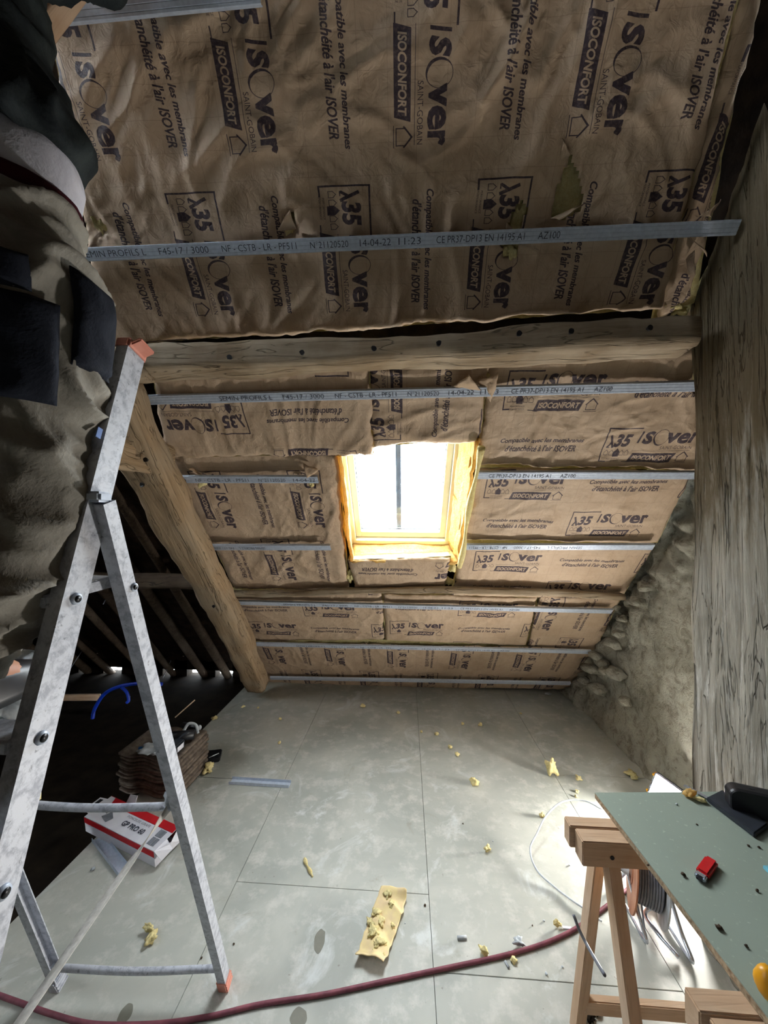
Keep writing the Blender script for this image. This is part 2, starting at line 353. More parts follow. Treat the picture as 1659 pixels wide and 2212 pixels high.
def beam(name, pts, w, h, up, m, parent=None, seed=0, rough=.006, seg_=.05, rnd_=.25, taper=None):
    """irregular hewn beam: path pts, width w (across), height h (along up). mesh is stored in its own axes so grain runs along X"""
    P = [Vector(p) for p in pts]
    L = [0]
    for a, b in zip(P, P[1:]): L.append(L[-1] + (b - a).length)
    x = (P[-1] - P[0]).normalized(); Bm = basis(x, up); inv = Bm.transposed(); o0 = P[0]
    n = max(4, int(L[-1] / seg_)); v = []; f = []; K = 24
    for i in range(n + 1):
        s = L[-1] * i / n; j = max(k for k in range(len(L)) if L[k] <= s + 1e-9); j = min(j, len(P) - 2)
        tt = (s - L[j]) / (L[j + 1] - L[j]); c = P[j].lerp(P[j + 1], tt); q = inv @ (c - o0)
        k_ = i / n; tw = w if not callable(w) else w(k_); th = h if not callable(h) else h(k_)
        if callable(taper): tw *= taper(k_); th *= taper(k_)
        for k in range(K):
            a = 2 * math.pi * (k + .5) / K; cx, sx = math.cos(a), math.sin(a)
            e = 1 / max(abs(cx), abs(sx)); e = e * (1 - rnd_) + rnd_ * 1.08
            p = Vector((q.x, q.y + cx * e * tw / 2, q.z + sx * e * th / 2))
            nn = noise.noise(Vector((p.x * 3, p.y * 14, p.z * 14 + seed))) * rough * 2 + noise.noise(Vector((p.x * 10, p.y * 40, p.z * 40 + seed))) * rough
            p += Vector((0, cx, sx)) * nn; v.append(p)
        if i:
            for k in range(K): f.append(((i - 1) * K + k, (i - 1) * K + (k + 1) % K, i * K + (k + 1) % K, i * K + k))
    f.append(tuple(range(K - 1, -1, -1))); f.append(tuple(n * K + k for k in range(K)))
    o = pyobj(name, v, f, m, parent, True); o.matrix_world = Matrix.Translation(o0) @ Bm.to_4x4(); o['_m'] = 1
    o.data.update(); return o
def lump(name, loc, s, m, seed, parent=None, sub=3, rough=.45, rot=0):
    bm = bmesh.new(); bmesh.ops.create_icosphere(bm, subdivisions=sub, radius=1)
    for v in bm.verts:
        c = v.co.copy(); k = 1 + rough * noise.noise(c * 1.3 + Vector((seed * 3.1, 0, 0))) * 1.6 + rough * .7 * noise.noise(c * 3.7 + Vector((0, seed * 2.3, 0)))
        v.co = Vector((c.x * s[0] * k, c.y * s[1] * k, c.z * s[2] * k))
    zmin = min(v.co.z for v in bm.verts)
    for v in bm.verts: v.co.z -= zmin
    bmesh.ops.rotate(bm, verts=bm.verts, matrix=Matrix.Rotation(rot, 3, 'Z'), cent=(0, 0, 0))
    o = obj(name, bm, m, parent, True); o.location = loc; return o
def ptext(name, s, M4, w, h, m, parent=None, bold=.0, shear=0):
    t = text_tris(s, bold, shear); lo = t.reshape(-1, 2).min(0); hi = t.reshape(-1, 2).max(0)
    t = (t - lo) / (hi - lo) * np.array([w, h]); v = [M4 @ Vector((a, b, 0)) for tr in t for a, b in tr]
    f = [(3 * i, 3 * i + 1, 3 * i + 2) for i in range(len(t))]
    o = pyobj(name, v, f, m, parent)
    bm = bmesh.new(); bm.from_mesh(o.data); bmesh.ops.remove_doubles(bm, verts=bm.verts, dist=1e-5); bm.to_mesh(o.data); bm.free(); return o

# ================================================================== STRUCTURE
# floor: boards with joints
FX = [-1.69, -.806, .117, 1.04, 1.78]
root = empty('floor', (0, 0, 0), kind='structure')
seams = [[-1.6, .35, 2.50, 4.34], [-1.6, -.3, 1.80, 3.66, 4.34], [-1.6, -.5, 1.50, 3.55, 4.34], [-1.6, .6, 2.7, 4.34]]
for i in range(4):
    for a, b in zip(seams[i], seams[i][1:]):
        bm = bmesh.new(); dz = rnd.uniform(-.0012, .0006)
        box(bm, Vector(((FX[i] + FX[i + 1]) / 2, (a + b) / 2, -.011 + dz)), (FX[i + 1] - FX[i] - .0022, b - a - .0022, .022), bev=.0008)
        obj('floor_board', bm, 'floor', root)
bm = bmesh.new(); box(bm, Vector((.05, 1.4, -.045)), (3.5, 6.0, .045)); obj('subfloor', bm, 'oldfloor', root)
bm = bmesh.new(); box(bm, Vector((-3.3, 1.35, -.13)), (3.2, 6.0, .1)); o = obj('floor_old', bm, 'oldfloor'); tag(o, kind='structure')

# stone wall on the right (grid, displaced)
def stonewall(name, x0, y0, y1, z0, z1, cell, sgn, seed, thick=.35, clip=None, mat='stone'):
    ny = int((y1 - y0) / cell); nz = int((z1 - z0) / cell); v = []; f = []
    for j in range(nz + 1):
        for i in range(ny + 1):
            y = y0 + (y1 - y0) * i / ny; z = z0 + (z1 - z0) * j / nz
            p = Vector((0, y, z))
            vo = noise.voronoi(p * 5.5 + noise.noise_vector(p * 6) * .35 + Vector((seed, 0, 0)))[0]
            e = min(.5, vo[1] - vo[0]); n = noise.fractal(p * 3 + Vector((seed, 0, 0)), .8, 2.2, 6)
            ed = max(0, min(1, (LO.pt(0, 0).z - 1.09 * y - z) / .5))          # rougher close to the roof
            h = n * (.022 + .035 * (1 - ed)) + min(e, .22) * (.03 + .20 * (1 - ed) ** 2)
            if z < .35: h += .05 * (1 - z / .35) * (1 + noise.noise(p * 9))
            v.append((x0 - sgn * h, y, z))
    for j in range(nz):
        for i in range(ny):
            a = j * (ny + 1) + i; f.append((a, a + 1, a + ny + 2, a + ny + 1))
    # back
    b0 = len(v); v += [(x0 + sgn * thick, y0, z0), (x0 + sgn * thick, y1, z0), (x0 + sgn * thick, y1, z1), (x0 + sgn * thick, y0, z1)]
    f.append((b0, b0 + 1, b0 + 2, b0 + 3)); c = [0, ny, nz * (ny + 1) + ny, nz * (ny + 1)]
    o = pyobj(name, v, f, mat, None, True); return tag(o, kind='structure')
stonewall('wall_right', 1.72, 1.3, 4.4, -.02, 2.75, .02, 1, 3.3)
# loose stones at the foot and eave corner of the right wall
wr = bpy.data.objects['wall_right']
for i, (px, py, s) in enumerate([(1262, 1480, .05), (1290, 1500, .06), (1275, 1455, .06), (1300, 1440, .055), (1320, 1400, .05), (1335, 1380, .045), (1330, 1470, .07), (1350, 1525, .05), (1285, 1425, .05), (1345, 1345, .04), (1310, 1460, .05), (1375, 1310, .045), (1395, 1280, .05), (1330, 1320, .04)]):
    p = atx(px, py, 1.66 - .02 * (i % 3)); lump('stone', p, (s, s * rnd.uniform(.8, 1.6), s * .7), 'stone', i + 20, wr, 2, .35, rnd.random())
# roof shell: upper/right slope behind the insulation, with the window hole
OFF = .33
WX0, WX1 = -.43, .345
wb = LO.hit(866, 1168, .28); WS0 = LO.uv(wb)[1] - .01; WS1 = WS0 + 1.02
def slopegrid(name, pl, x0, x1, s0, s1, off, mat, hole=None, cell=.25, th=.04, holes=()):
    root = None; bm = bmesh.new()
    xs = sorted({x0, x1} | ({hole[0], hole[1]} if hole else set())); ss = sorted({s0, s1} | ({hole[2], hole[3]} if hole else set()))
    for a, b in zip(xs, xs[1:]):
        for c, d in zip(ss, ss[1:]):
            if hole and a >= hole[0] - 1e-6 and b <= hole[1] + 1e-6 and c >= hole[2] - 1e-6 and d <= hole[3] + 1e-6: continue
            P = [pl.pt(a, c, off), pl.pt(b, c, off), pl.pt(b, d, off), pl.pt(a, d, off)]; Q = [p + pl.n * th for p in P]
            v = [bm.verts.new(p) for p in P + Q]
            for q in ((0, 1, 2, 3), (7, 6, 5, 4), (0, 4, 5, 1), (1, 5, 6, 2), (2, 6, 7, 3), (3, 7, 4, 0)): bm.faces.new([v[i] for i in q])
    o = obj(name, bm, mat); return tag(o, kind='structure')
sE = LO.uv(Vector((0, 4.36, 4.2775 - 1.09 * 4.36)))[1]
def s_at_y(pl, y): return (y) * -math.hypot(1, pl.b)
S_B = s_at_y(LO, 1.55)
slopegrid('ceiling', LO, -1.5, 2.2, s_at_y(LO, 4.45), S_B, OFF, 'deck', (WX0, WX1, WS0, WS1))
slopegrid('ceiling', UP, -4.9, 2.2, s_at_y(UP, 1.75), s_at_y(UP, -.2), .2, 'deck')
# left bay: cladding as courses with small slipped gaps
NX, cell = 70, .05; xs0 = -4.9
s0 = s_at_y(LO, 4.055); s1 = s_at_y(LO, 1.4); NS = int((s1 - s0) / cell); v = []; f = []
gaps = set()
def gapcell(px, py, n=1, m=1):
    x, s = LO.puv(px, py, OFF); i = int((x - xs0) / cell); j = int((s - s0) / cell)
    for a in range(n):
        for b in range(m): gaps.add((i + a, j + b))
for g in ((382, 1393), (440, 1393), (344, 1419), (400, 1418), (425, 1418), (155, 1413), (210, 1413), (250, 1430)): gapcell(*g)
for j in range(NS):
    for i in range(NX):
        if (i, j) in gaps:
            for (a0, a1, b0_, b1_) in ((0, .3, 0, 1), (.7, 1, 0, 1), (.3, .7, 0, .45), (.3, .7, .8, 1)):
                b = len(v)
                for (dx, ds) in ((a0, b0_), (a1, b0_), (a1, b1_), (a0, b1_)): v.append(LO.pt(xs0 + (i + dx) * cell, s0 + (j + ds) * cell, OFF))
                f.append((b, b + 1, b + 2, b + 3))
            continue
        b = len(v); 
        for (dx, ds, dz) in ((0, 0, 0), (1, 0, 0), (1, 1, -.0), (0, 1, -.0)):
            v.append(LO.pt(xs0 + (i + dx) * cell, s0 + (j + ds) * cell, OFF + .010 * (((j + ds) % 4) / 4) + .006 * math.sin((i + dx) * 1.9)))
        f.append((b, b + 1, b + 2, b + 3))
# small triangular chinks of daylight
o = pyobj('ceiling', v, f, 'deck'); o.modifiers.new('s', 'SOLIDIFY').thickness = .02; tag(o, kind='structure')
# far low wall at the eave of the left bay with real gaps under the cladding
rootw = empty('wall_eave', (0, 0, 0), kind='structure')
edges = []
for (a, b) in ((176, 197), (229, 268), (356, 381), (408, 440), (469, 506)):
    edges.append((aty(a, 1449, 4.32).x, aty(b, 1449, 4.32).x))
zs0, zs1 = aty(330, 1455, 4.32).z, aty(330, 1441, 4.32).z
GX = [-4.9] + [e for ab in edges for e in ab] + [-1.35]
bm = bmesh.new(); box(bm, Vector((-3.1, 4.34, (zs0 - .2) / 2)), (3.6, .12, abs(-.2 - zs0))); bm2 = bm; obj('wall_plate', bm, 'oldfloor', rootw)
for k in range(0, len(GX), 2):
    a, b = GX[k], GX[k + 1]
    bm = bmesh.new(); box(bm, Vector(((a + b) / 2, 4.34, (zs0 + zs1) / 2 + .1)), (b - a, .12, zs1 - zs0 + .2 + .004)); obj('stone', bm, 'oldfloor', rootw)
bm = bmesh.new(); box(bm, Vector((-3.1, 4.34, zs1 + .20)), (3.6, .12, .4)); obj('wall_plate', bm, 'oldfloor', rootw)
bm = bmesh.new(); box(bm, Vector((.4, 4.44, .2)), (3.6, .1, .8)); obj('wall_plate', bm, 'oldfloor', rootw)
# enclosing walls out of sight
bm = bmesh.new(); box(bm, Vector((-4.9, 1.4, 1.8)), (.1, 6.2, 4.2)); tag(obj('wall_left', bm, 'deck'), kind='structure')
bm = bmesh.new(); box(bm, Vector((-1.4, -1.55, 2.2)), (7.2, .1, 5.0)); tag(obj('wall_back', bm, 'darkwood'), kind='structure')
bm = bmesh.new(); box(bm, Vector((1.9, -.1, 2.2)), (.1, 3.0, 5.2)); tag(obj('wall_right', bm, 'darkwood'), kind='structure')
bm = bmesh.new(); box(bm, Vector((-1.4, -.7, 4.72)), (7.2, 1.8, .06)); tag(obj('ceiling', bm, 'deck'), kind='structure')

# ------------------------------------------------------------------ skylight
win = empty('window_1', LO.pt((WX0 + WX1) / 2, WS0, .3), kind='structure')
def slab(bm, pl, x0, x1, s0, s1, o0, o1, bev=.0):
    c = pl.pt((x0 + x1) / 2, (s0 + s1) / 2, (o0 + o1) / 2); m = Matrix((pl.ex, pl.es, pl.n)).transposed()
    box(bm, c, (x1 - x0, s1 - s0, o1 - o0), m, bev)
def frame(name, x0, x1, s0, s1, w, o0, o1, m, parent, wb_=None):
    wb_ = wb_ or w; bm = bmesh.new()
    slab(bm, LO, x0, x0 + w, s0, s1, o0, o1, .003); slab(bm, LO, x1 - w, x1, s0, s1, o0, o1, .003)
    slab(bm, LO, x0 + w, x1 - w, s0, s0 + wb_, o0, o1, .003); slab(bm, LO, x0 + w, x1 - w, s1 - w, s1, o0, o1, .003)
    return obj(name, bm, m, parent)
frame('window_frame', WX0 + .02, WX1 - .02, WS0 + .0, WS1, .032, .25, .37, 'white', win, .04)
fs = frame('sash', WX0 + .052, WX1 - .052, WS0 + .042, WS1 - .03, .042, .285, .36, 'white', win, .055)
bm = bmesh.new(); slab(bm, LO, WX0 + .09, WX1 - .09, WS0 + .095, WS1 - .07, .325, .331); obj('pane', bm, 'glass', win).parent = fs
bm = bmesh.new(); xm = LO.hit(861, 1060, .33).x; slab(bm, LO, xm - .018, xm + .018, WS0 + .095, WS1 - .07, .338, .35); obj('glazing_bar', bm, simple('blue grey glazing bar', srgb(96, 112, 136)), fs)
bm = bmesh.new()
for x in (WX0 + .093, WX1 - .098): slab(bm, LO, x, x + .005, WS0 + .095, WS1 - .07, .316, .325)
slab(bm, LO, WX0 + .095, WX1 - .095, WS0 + .095, WS0 + .1, .316, .325); obj('glazing_seal', bm, 'darkgrey', fs)
pl = bpy.data.lights.new('window portal', 'AREA'); pl.shape = 'RECTANGLE'; pl.size = WX1 - WX0; pl.size_y = WS1 - WS0; pl.cycles.is_portal = True
po = bpy.data.objects.new('window_portal', pl); COL.objects.link(po)
po.matrix_world = Matrix.Translation(LO.pt((WX0 + WX1) / 2, (WS0 + WS1) / 2, .36)) @ Matrix((LO.ex, LO.es, LO.n)).transposed().to_4x4()

# wool lining of the skylight reveal
def woolslab(name, quad_front, quad_back, m, seed, thick=.02, parent=None, amp=.010, n=26):
    """four corners: two on the room edge, two on the window edge, grid displaced"""
    A, B = [Vector(p) for p in quad_front]; D, C = [Vector(p) for p in quad_back]; v = []; f = []
    nn = (B - A).cross(D - A).normalized()
    if (LO.pt((WX0 + WX1) / 2, (sB + sT) / 2, .14) - A).dot(nn) < 0: nn = -nn
    for j in range(n + 1):
        for i in range(n + 1):
            a = i / n; b = j / n; p = A.lerp(B, a).lerp(D.lerp(C, a), b)
            h = amp * 1.5 * noise.fractal(p * 9 + Vector((seed, 0, 0)), .8, 2.1, 4)
            ed = amp * noise.noise(p * 40) * (1 if j == 0 else 0)
            v.append(p + nn * h + (A - D).normalized() * ed * 1.5)
    k = (n + 1) ** 2
    v += [p - nn * thick for p in v[:k]]
    for j in range(n):
        for i in range(n):
            a = j * (n + 1) + i; f.append((a, a + 1, a + n + 2, a + n + 1)); f.append((k + a, k + a + n + 1, k + a + n + 2, k + a + 1))
    rim = [i for i in range(n + 1)] + [j * (n + 1) + n for j in range(1, n + 1)] + [n * (n + 1) + i for i in range(n - 1, -1, -1)] + [j * (n + 1) for j in range(n - 1, 0, -1)]
    for a, b in zip(rim, rim[1:] + rim[:1]): f.append((a, k + a, k + b, b))
    return pyobj(name, v, f, m, parent, True)
lb = LO.puv(765, 1212, .02); rb = LO.puv(985, 1225, .02)
wl, wr_ = LO.puv(738, 985, .02)[0], LO.puv(1030, 955, .02)[0]
sB = (lb[1] + rb[1]) / 2; sT = WS1 - .0
XL, XR = WX0 + .025, WX1 - .022
o = woolslab('wool_lining', (LO.pt(lb[0] - .015, sB - .0, .04), LO.pt(wl + .0, sT, .04)), (LO.pt(XL, WS0 + .0, .27), LO.pt(XL, sT, .27)), 'amber', 1.1)
tag(o, 'glowing yellow glass wool lining the left side of the skylight opening', 'insulation')
o = woolslab('wool_lining', (LO.pt(rb[0] + .005, sB, .04), LO.pt(wr_ + .0, sT, .04)), (LO.pt(XR, WS0, .27), LO.pt(XR, sT, .27)), 'amber', 4.2)
o.data.flip_normals(); tag(o, 'amber glass wool lining the right side of the skylight opening', 'insulation')
o = woolslab('wool_lining', (LO.pt(lb[0] - .02, sB, .045), LO.pt(rb[0] + .02, sB, .045)), (LO.pt(XL, WS0 + .0, .27), LO.pt(XR, WS0 + .0, .27)), 'amber', 7.9)
tag(o, 'bright cream yellow glass wool sill below the skylight frame', 'insulation')
# wooden batten seen on the right reveal, with paper backed strips of wool
rev = empty('reveal_strip', LO.pt(wr_ + .01, (sB + sT) / 2, .05), 'orange brown wool strips and pale split edge along the right side of the skylight', 'insulation')
for k, (a, b, d0, d1) in enumerate([(0.03, .46, .10, .22), (.47, .97, .09, .235)]):
    L = sT - sB
    q = [LO.pt(XR - .012 - .0 * k, sB + L * a, d1), LO.pt(XR - .012, sB + L * b, d1)]
    q2 = [LO.pt(rb[0] + (wr_ - rb[0]) * a + .0, sB + L * a, d0), LO.pt(rb[0] + (wr_ - rb[0]) * b + .0, sB + L * b, d0)]
    o = woolslab('wool_strip', q2, q, 'amber', 11 + k, .012, rev, .006, 14)
tube('split_edge', [LO.pt(rb[0] + .02 + (wr_ - rb[0]) * k_ + .006 * math.sin(k_ * 9), sB + (sT - sB) * k_, .0) for k_ in (0, .2, .4, .6, .8, .97)], lambda k_: .016 + .006 * math.sin(k_ * 14), 'wool', rev)

# ================================================================== INSULATION SHEETS
def rdg(n, k=3.5): return max(0, 1 - abs(n) * k) ** 2
def crumple(x, s, seed, amp, st=(1, 1)):
    p = Vector((x * st[0], s * st[1], seed)); w = noise.noise_vector(p * 1.7) * .28; q = p + Vector((w.x, w.y, 0))
    h = .8 * noise.noise(q * 1.5) + .85 * rdg(noise.noise(q * 2.4), 4.5) + .65 * rdg(noise.noise(q * 4.6 + Vector((3, 1, 9))), 3.5) + .36 * rdg(noise.noise(q * 9.5 + Vector((7, 2, 1))), 2.6) + .12 * noise.noise(q * 22)
    return h * amp
OR = {'r': (1, 0), 'd': (0, -1), 'l': (-1, 0), 'u': (0, 1)}
def inside(x, y, poly):
    c = False; n = len(poly)
    for i in range(n):
        x1, y1 = poly[i]; x2, y2 = poly[(i + 1) % n]
        if (y1 > y) != (y2 > y) and x < (x2 - x1) * (y - y1) / (y2 - y1) + x1: c = not c
    return c
def sheet(label, pl, quad, off, orient, anchor, which=0, seed=0., amp=.012, cell=.0125, jit=.012, holes=(), bow=None, roll=.02, thick=.07, shear=None, st=(1, 1), tucks=(), xs_=1.0, mat='paper', group=None):
    """quad px TL,TR,BR,BL; orient r/d/l/u = reading direction; anchor px of the logo bracket's lower left corner"""
    Q = [pl.puv(*p, off) for p in quad]; TL, TR, BR, BL = Q
    cx = sum(q[0] for q in Q) / 4; cs = sum(q[1] for q in Q) / 4
    root = empty('insulation_sheet', pl.pt(cx, cs, off), label, 'insulation', group)
    wd_ = max(TR[0] - TL[0], BR[0] - BL[0]); ht = max(TL[1] - BL[1], TR[1] - BR[1])
    nx = max(6, int(wd_ / cell)); ny = max(5, int(ht / cell)); v = []; f = []; uvs = []
    ax, as_ = pl.puv(*anchor, off); tx = OR[orient]; ty = (-tx[1], tx[0])
    au, av = ((.03, .045) if which == 0 else (.59, .345))
    hp = [[pl.puv(*p, off) for p in h] for h in holes]
    tk = [(pl.puv(*p[:2], off), p[2], p[3]) for p in tucks]
    for j in range(ny + 1):
        b = j / ny
        for i in range(nx + 1):
            a = i / nx
            x = (BL[0] * (1 - a) + BR[0] * a) * (1 - b) + (TL[0] * (1 - a) + TR[0] * a) * b
            s = (BL[1] * (1 - a) + BR[1] * a) * (1 - b) + (TL[1] * (1 - a) + TR[1] * a) * b
            u0, v0 = x, s
            eb = min(a * wd_, (1 - a) * wd_, b * ht, (1 - b) * ht)
            if eb < .05:
                k = (1 - eb / .05); jx = noise.noise(Vector((x * 7, s * 7, seed + 5))) * jit * 1.6 + noise.noise(Vector((x * 30, s * 30, seed))) * jit * .6
                js = noise.noise(Vector((x * 7, s * 7, seed + 15))) * jit * 1.6 + noise.noise(Vector((x * 30, s * 30, seed + 9))) * jit * .6
                x += jx * k; s += js * k
            h = crumple(x, s, seed, amp, st) - amp * .5
            h -= roll * math.exp(-eb / .014)
            if bow: h += bow * math.sin(math.pi * b) * math.sin(math.pi * min(1, max(0, a)))
            for (c, rad, dep) in tk:
                dd = math.hypot(x - c[0], s - c[1]); ang = math.atan2(s - c[1], x - c[0])
                h -= dep * math.exp(-(dd / rad) ** 2); h += .35 * abs(dep) * math.exp(-(dd / (rad * 2.6)) ** 2) * rdg(math.sin(ang * 3.5 + seed), 1.6)
            v.append(pl.pt(x, s, off - h))
            dx, ds = u0 - ax, s_ if False else v0 - as_
            uvs.append((((dx * tx[0] + ds * tx[1]) / xs_ + au) / IW, ((dx * ty[0] + ds * ty[1]) + av) / IH))
    for j in range(ny):
        for i in range(nx):
            k = j * (nx + 1) + i
            if hp:
                c = (v[k] + v[k + nx + 2]) / 2; cc = pl.uv(c)
                if any(inside(cc[0], cc[1], h) for h in hp): continue
            f.append((k, k + 1, k + nx + 2, k + nx + 1))
    org = root.location.copy()
    me = bpy.data.meshes.new('paper_facing'); me.from_pydata([tuple(p - org) for p in v], [], f); me.update()
    ul = me.uv_layers.new(name='UVMap'); li = np.zeros(len(me.loops), np.int32); me.loops.foreach_get('vertex_index', li)
    ul.data.foreach_set('uv', np.array(uvs, np.float32)[li].ravel())
    o = bpy.data.objects.new('paper_facing', me); finish(o, mat, root, True); o['_rel'] = 1
    sol = o.modifiers.new('th', 'SOLIDIFY'); sol.thickness = .0012; sol.offset = 0
    # wool core
    n2x, n2y = max(4, nx // 2), max(3, ny // 2); v2 = []; f2 = []
    for layer in (0, 1):
        for j in range(n2y + 1):
            for i in range(n2x + 1):
                a = i / n2x; b = j / n2y
                x = (BL[0] * (1 - a) + BR[0] * a) * (1 - b) + (TL[0] * (1 - a) + TR[0] * a) * b
                s = (BL[1] * (1 - a) + BR[1] * a) * (1 - b) + (TL[1] * (1 - a) + TR[1] * a) * b
                rim_ = i in (0, n2x) or j in (0, n2y)
                if rim_:
                    g = .001 + .006 * noise.noise(Vector((x * 18, s * 18, seed + layer)))
                    ddx = (1 if i == n2x else -1 if i == 0 else 0); dds = (1 if j == n2y else -1 if j == 0 else 0); x += ddx * g; s += dds * g
                v2.append(pl.pt(x, s, off + (.022 + (.012 if not rim_ else .0) + max(0, amp - .01) if layer == 0 else thick) + .004 * noise.noise(Vector((x * 25, s * 25, seed)))) - org)
    K = (n2x + 1) * (n2y + 1)
    for layer in (0, 1):
        for j in range(n2y):
            for i in range(n2x):
                k = layer * K + j * (n2x + 1) + i; q = (k, k + 1, k + n2x + 2, k + n2x + 1); f2.append(q if layer == 0 else q[::-1])
    rim = [i for i in range(n2x + 1)] + [j * (n2x + 1) + n2x for j in range(1, n2y + 1)] + [n2y * (n2x + 1) + i for i in range(n2x - 1, -1, -1)] + [j * (n2x + 1) for j in range(n2y - 1, 0, -1)]
    for a, b in zip(rim, rim[1:] + rim[:1]): f2.append((a, b, K + b, K + a))
    o = pyobj('wool_core', v2, f2, 'wool', root, True); o['_rel'] = 1
    return root
def tuft(root, pl, px, py, off, s, seed, m='wool', name='wool_tuft', el=1.):
    p = pl.hit(px, py, off); o = lump(name, (0, 0, 0), (s, s * el, s * .8), m, seed, root, 3, .6); o['_rel'] = 1
    rot = Matrix((pl.ex, pl.es, -pl.n.copy())).transposed(); 
    o.matrix_basis = Matrix.Translation(p - root.location) @ Matrix((pl.ex, pl.es, pl.n)).transposed().to_4x4(); return o
def flap(root, pl, pts, off, lift, seed, m='kraft'):
    """torn triangle of paper curling into the room; pts px a,b (hinge) c (tip)"""
    A, B, C = [pl.hit(*p, off) for p in pts]; C = C - pl.n * lift; n = 8; v = []; f = []; idx = {}
    for j in range(n + 1):
        for i in range(n + 1 - j):
            a = i / n; b = j / n; p = A * (1 - a - b) + B * a + C * b
            p = p - pl.n * (lift * .5 * math.sin(b * math.pi) + .012 * noise.noise(p * 35 + Vector((seed, 0, 0)))) + pl.ex * .008 * noise.noise(p * 30)
            idx[i, j] = len(v); v.append(p - root.location)
    for j in range(n):
        for i in range(n - j):
            f.append((idx[i, j], idx[i + 1, j], idx[i, j + 1]))
            if i + j < n - 1: f.append((idx[i + 1, j], idx[i + 1, j + 1], idx[i, j + 1]))
    o = pyobj('torn_flap', v, f, m, root, True); o['_rel'] = 1; sol = o.modifiers.new('th', 'SOLIDIFY'); sol.thickness = .0012; return o
O1 = .045
holeA = [(1232, 335), (1255, 385), (1262, 420), (1258, 455), (1215, 475), (1192, 465), (1200, 420), (1215, 380)]
holeB = [(1128, 428), (1140, 450), (1132, 480), (1118, 545), (1090, 560), (1084, 520), (1105, 470), (1116, 445)]
holeC = [(630, 455), (638, 480), (625, 500), (608, 490), (612, 470)]
U1 = sheet('largest kraft paper faced insulation sheet above the main purlin, behind the highest long steel batten', UP, [(60, -130), (1640, -130), (1432, 668), (225, 748)], O1, 'd', (695, 404), 0, 1.3, .015, .0125, .012,
           holes=[holeA, holeB, holeC], tucks=[(1110, 520, .07, .03), (620, 490, .06, .03), (1490, 520, .08, .03), (1225, 470, .1, .02), (200, 500, .06, .025)], xs_=.93)
tuft(U1, UP, 1232, 440, O1 + .05, .05, 2, 'amber', el=1.6); tuft(U1, UP, 1118, 475, O1 + .02, .026, 3, 'wool', el=2.2); tuft(U1, UP, 1100, 548, O1 + .01, .026, 5, 'wool', el=1.2)
tuft(U1, UP, 625, 482, O1 + .01, .02, 6, 'wool', el=1.6); tuft(U1, UP, 205, 480, O1 - .0, .028, 8, 'wool', el=2.0)
flap(U1, UP, [(1190, 472), (1262, 440), (1200, 478)], O1, .05, 1); flap(U1, UP, [(1215, 345), (1232, 335), (1212, 300)], O1 - .01, .01, 2)
flap(U1, UP, [(600, 500), (640, 495), (632, 455)], O1 - .0, .03, 3); flap(U1, UP, [(1085, 520), (1120, 515), (1090, 480)], O1, .03, 7)
U2 = sheet('narrow shadowed insulation strip between the big upper sheet and the dark right corner', UP, [(1618, -130), (1668, -130), (1508, 655), (1418, 690)], O1 + .03, 'd', (1620, 100), 1, 8.3, .014, .02, .02, roll=.03, thick=.04)
flap(U2, UP, [(1470, 500), (1500, 520), (1515, 555)], O1 - .02, .04, 11); flap(U2, UP, [(1480, 560), (1500, 540), (1470, 640)], O1 + .02, .04, 12)
tuft(U2, UP, 1460, 655, O1 + .03, .035, 21, 'wool', el=.7); tuft(U2, UP, 1475, 670, O1 + .05, .03, 22, 'wool', el=.7)
flap(U2, UP, [(1535, 470), (1560, 430), (1490, 470)], O1 + .0, .05, 14)
sheet('plain brown insulation strip wedged beside the top of the grey timber post', UP, [(1592, 500), (1700, 500), (1600, 700), (1484, 695)], O1 + .09, 'd', (1620, 100), 1, 14.3, .012, .03, .02, mat='kraft')

B1 = sheet('insulation sheet with upside down print left of the skylight, its lower edge hanging loose', LO, [(318, 790), (797, 782), (806, 985), (360, 992)], O1 - .02, 'l', (520, 868), 0, 3.1, .012, .0115, .012, tucks=[(480, 866, .05, .01)], st=(1.6, .7))
B2 = sheet('insulation sheet with print reading upwards hanging over the top of the skylight', LO, [(795, 788), (1066, 780), (1032, 958), (803, 968)], O1 - .012, 'u', (860, 950), 0, 5.7, .014, .0115, .012, st=(.8, 1.6))
flap(B2, LO, [(975, 835), (1040, 845), (1010, 800)], O1 - .04, .04, 5); flap(B2, LO, [(1030, 820), (1060, 870), (1075, 800)], O1 - .03, .03, 6); tuft(B2, LO, 1045, 815, O1 - .01, .022, 31)
B3 = sheet('crumpled insulation sheet right of the skylight top, directly under the main purlin', LO, [(1058, 782), (1500, 758), (1520, 1018), (1034, 1006)], O1, 'r', (1293, 990), 1, 6.1, .013, .0115, .012, tucks=[(1120, 850, .06, .015), (1220, 830, .08, .02)])
B4 = sheet('insulation sheet right of the skylight middle, directly below the short right batten', LO, [(1034, 1014), (1500, 1020), (1424, 1178), (1000, 1170)], O1 + .008, 'r', (1222, 1152), 1, 9.2, .009, .0115, .010)
B5 = sheet('insulation sheet right of the skylight foot, between two battens and the lower purlin', LO, [(1002, 1178), (1418, 1184), (1345, 1296), (976, 1290)], O1 + .012, 'r', (1172, 1288), 1, 10.7, .008, .0115, .009)
C1 = sheet('insulation sheet left of the skylight with print reading downwards, below the short left batten', LO, [(352, 975), (728, 980), (752, 1276), (505, 1276)], O1 + .01, 'd', (567, 1163), 0, 12.4, .011, .0115, .010, tucks=[(430, 1035, .05, .02), (665, 1035, .05, .02)])
tuft(C1, LO, 432, 1050, .0, .022, 41); tuft(C1, LO, 672, 1050, .0, .013, 42); flap(C1, LO, [(415, 1010), (440, 1030), (405, 1000)], .03, .03, 8)
flap(C1, LO, [(655, 1000), (690, 1015), (665, 1025)], .03, .03, 9)
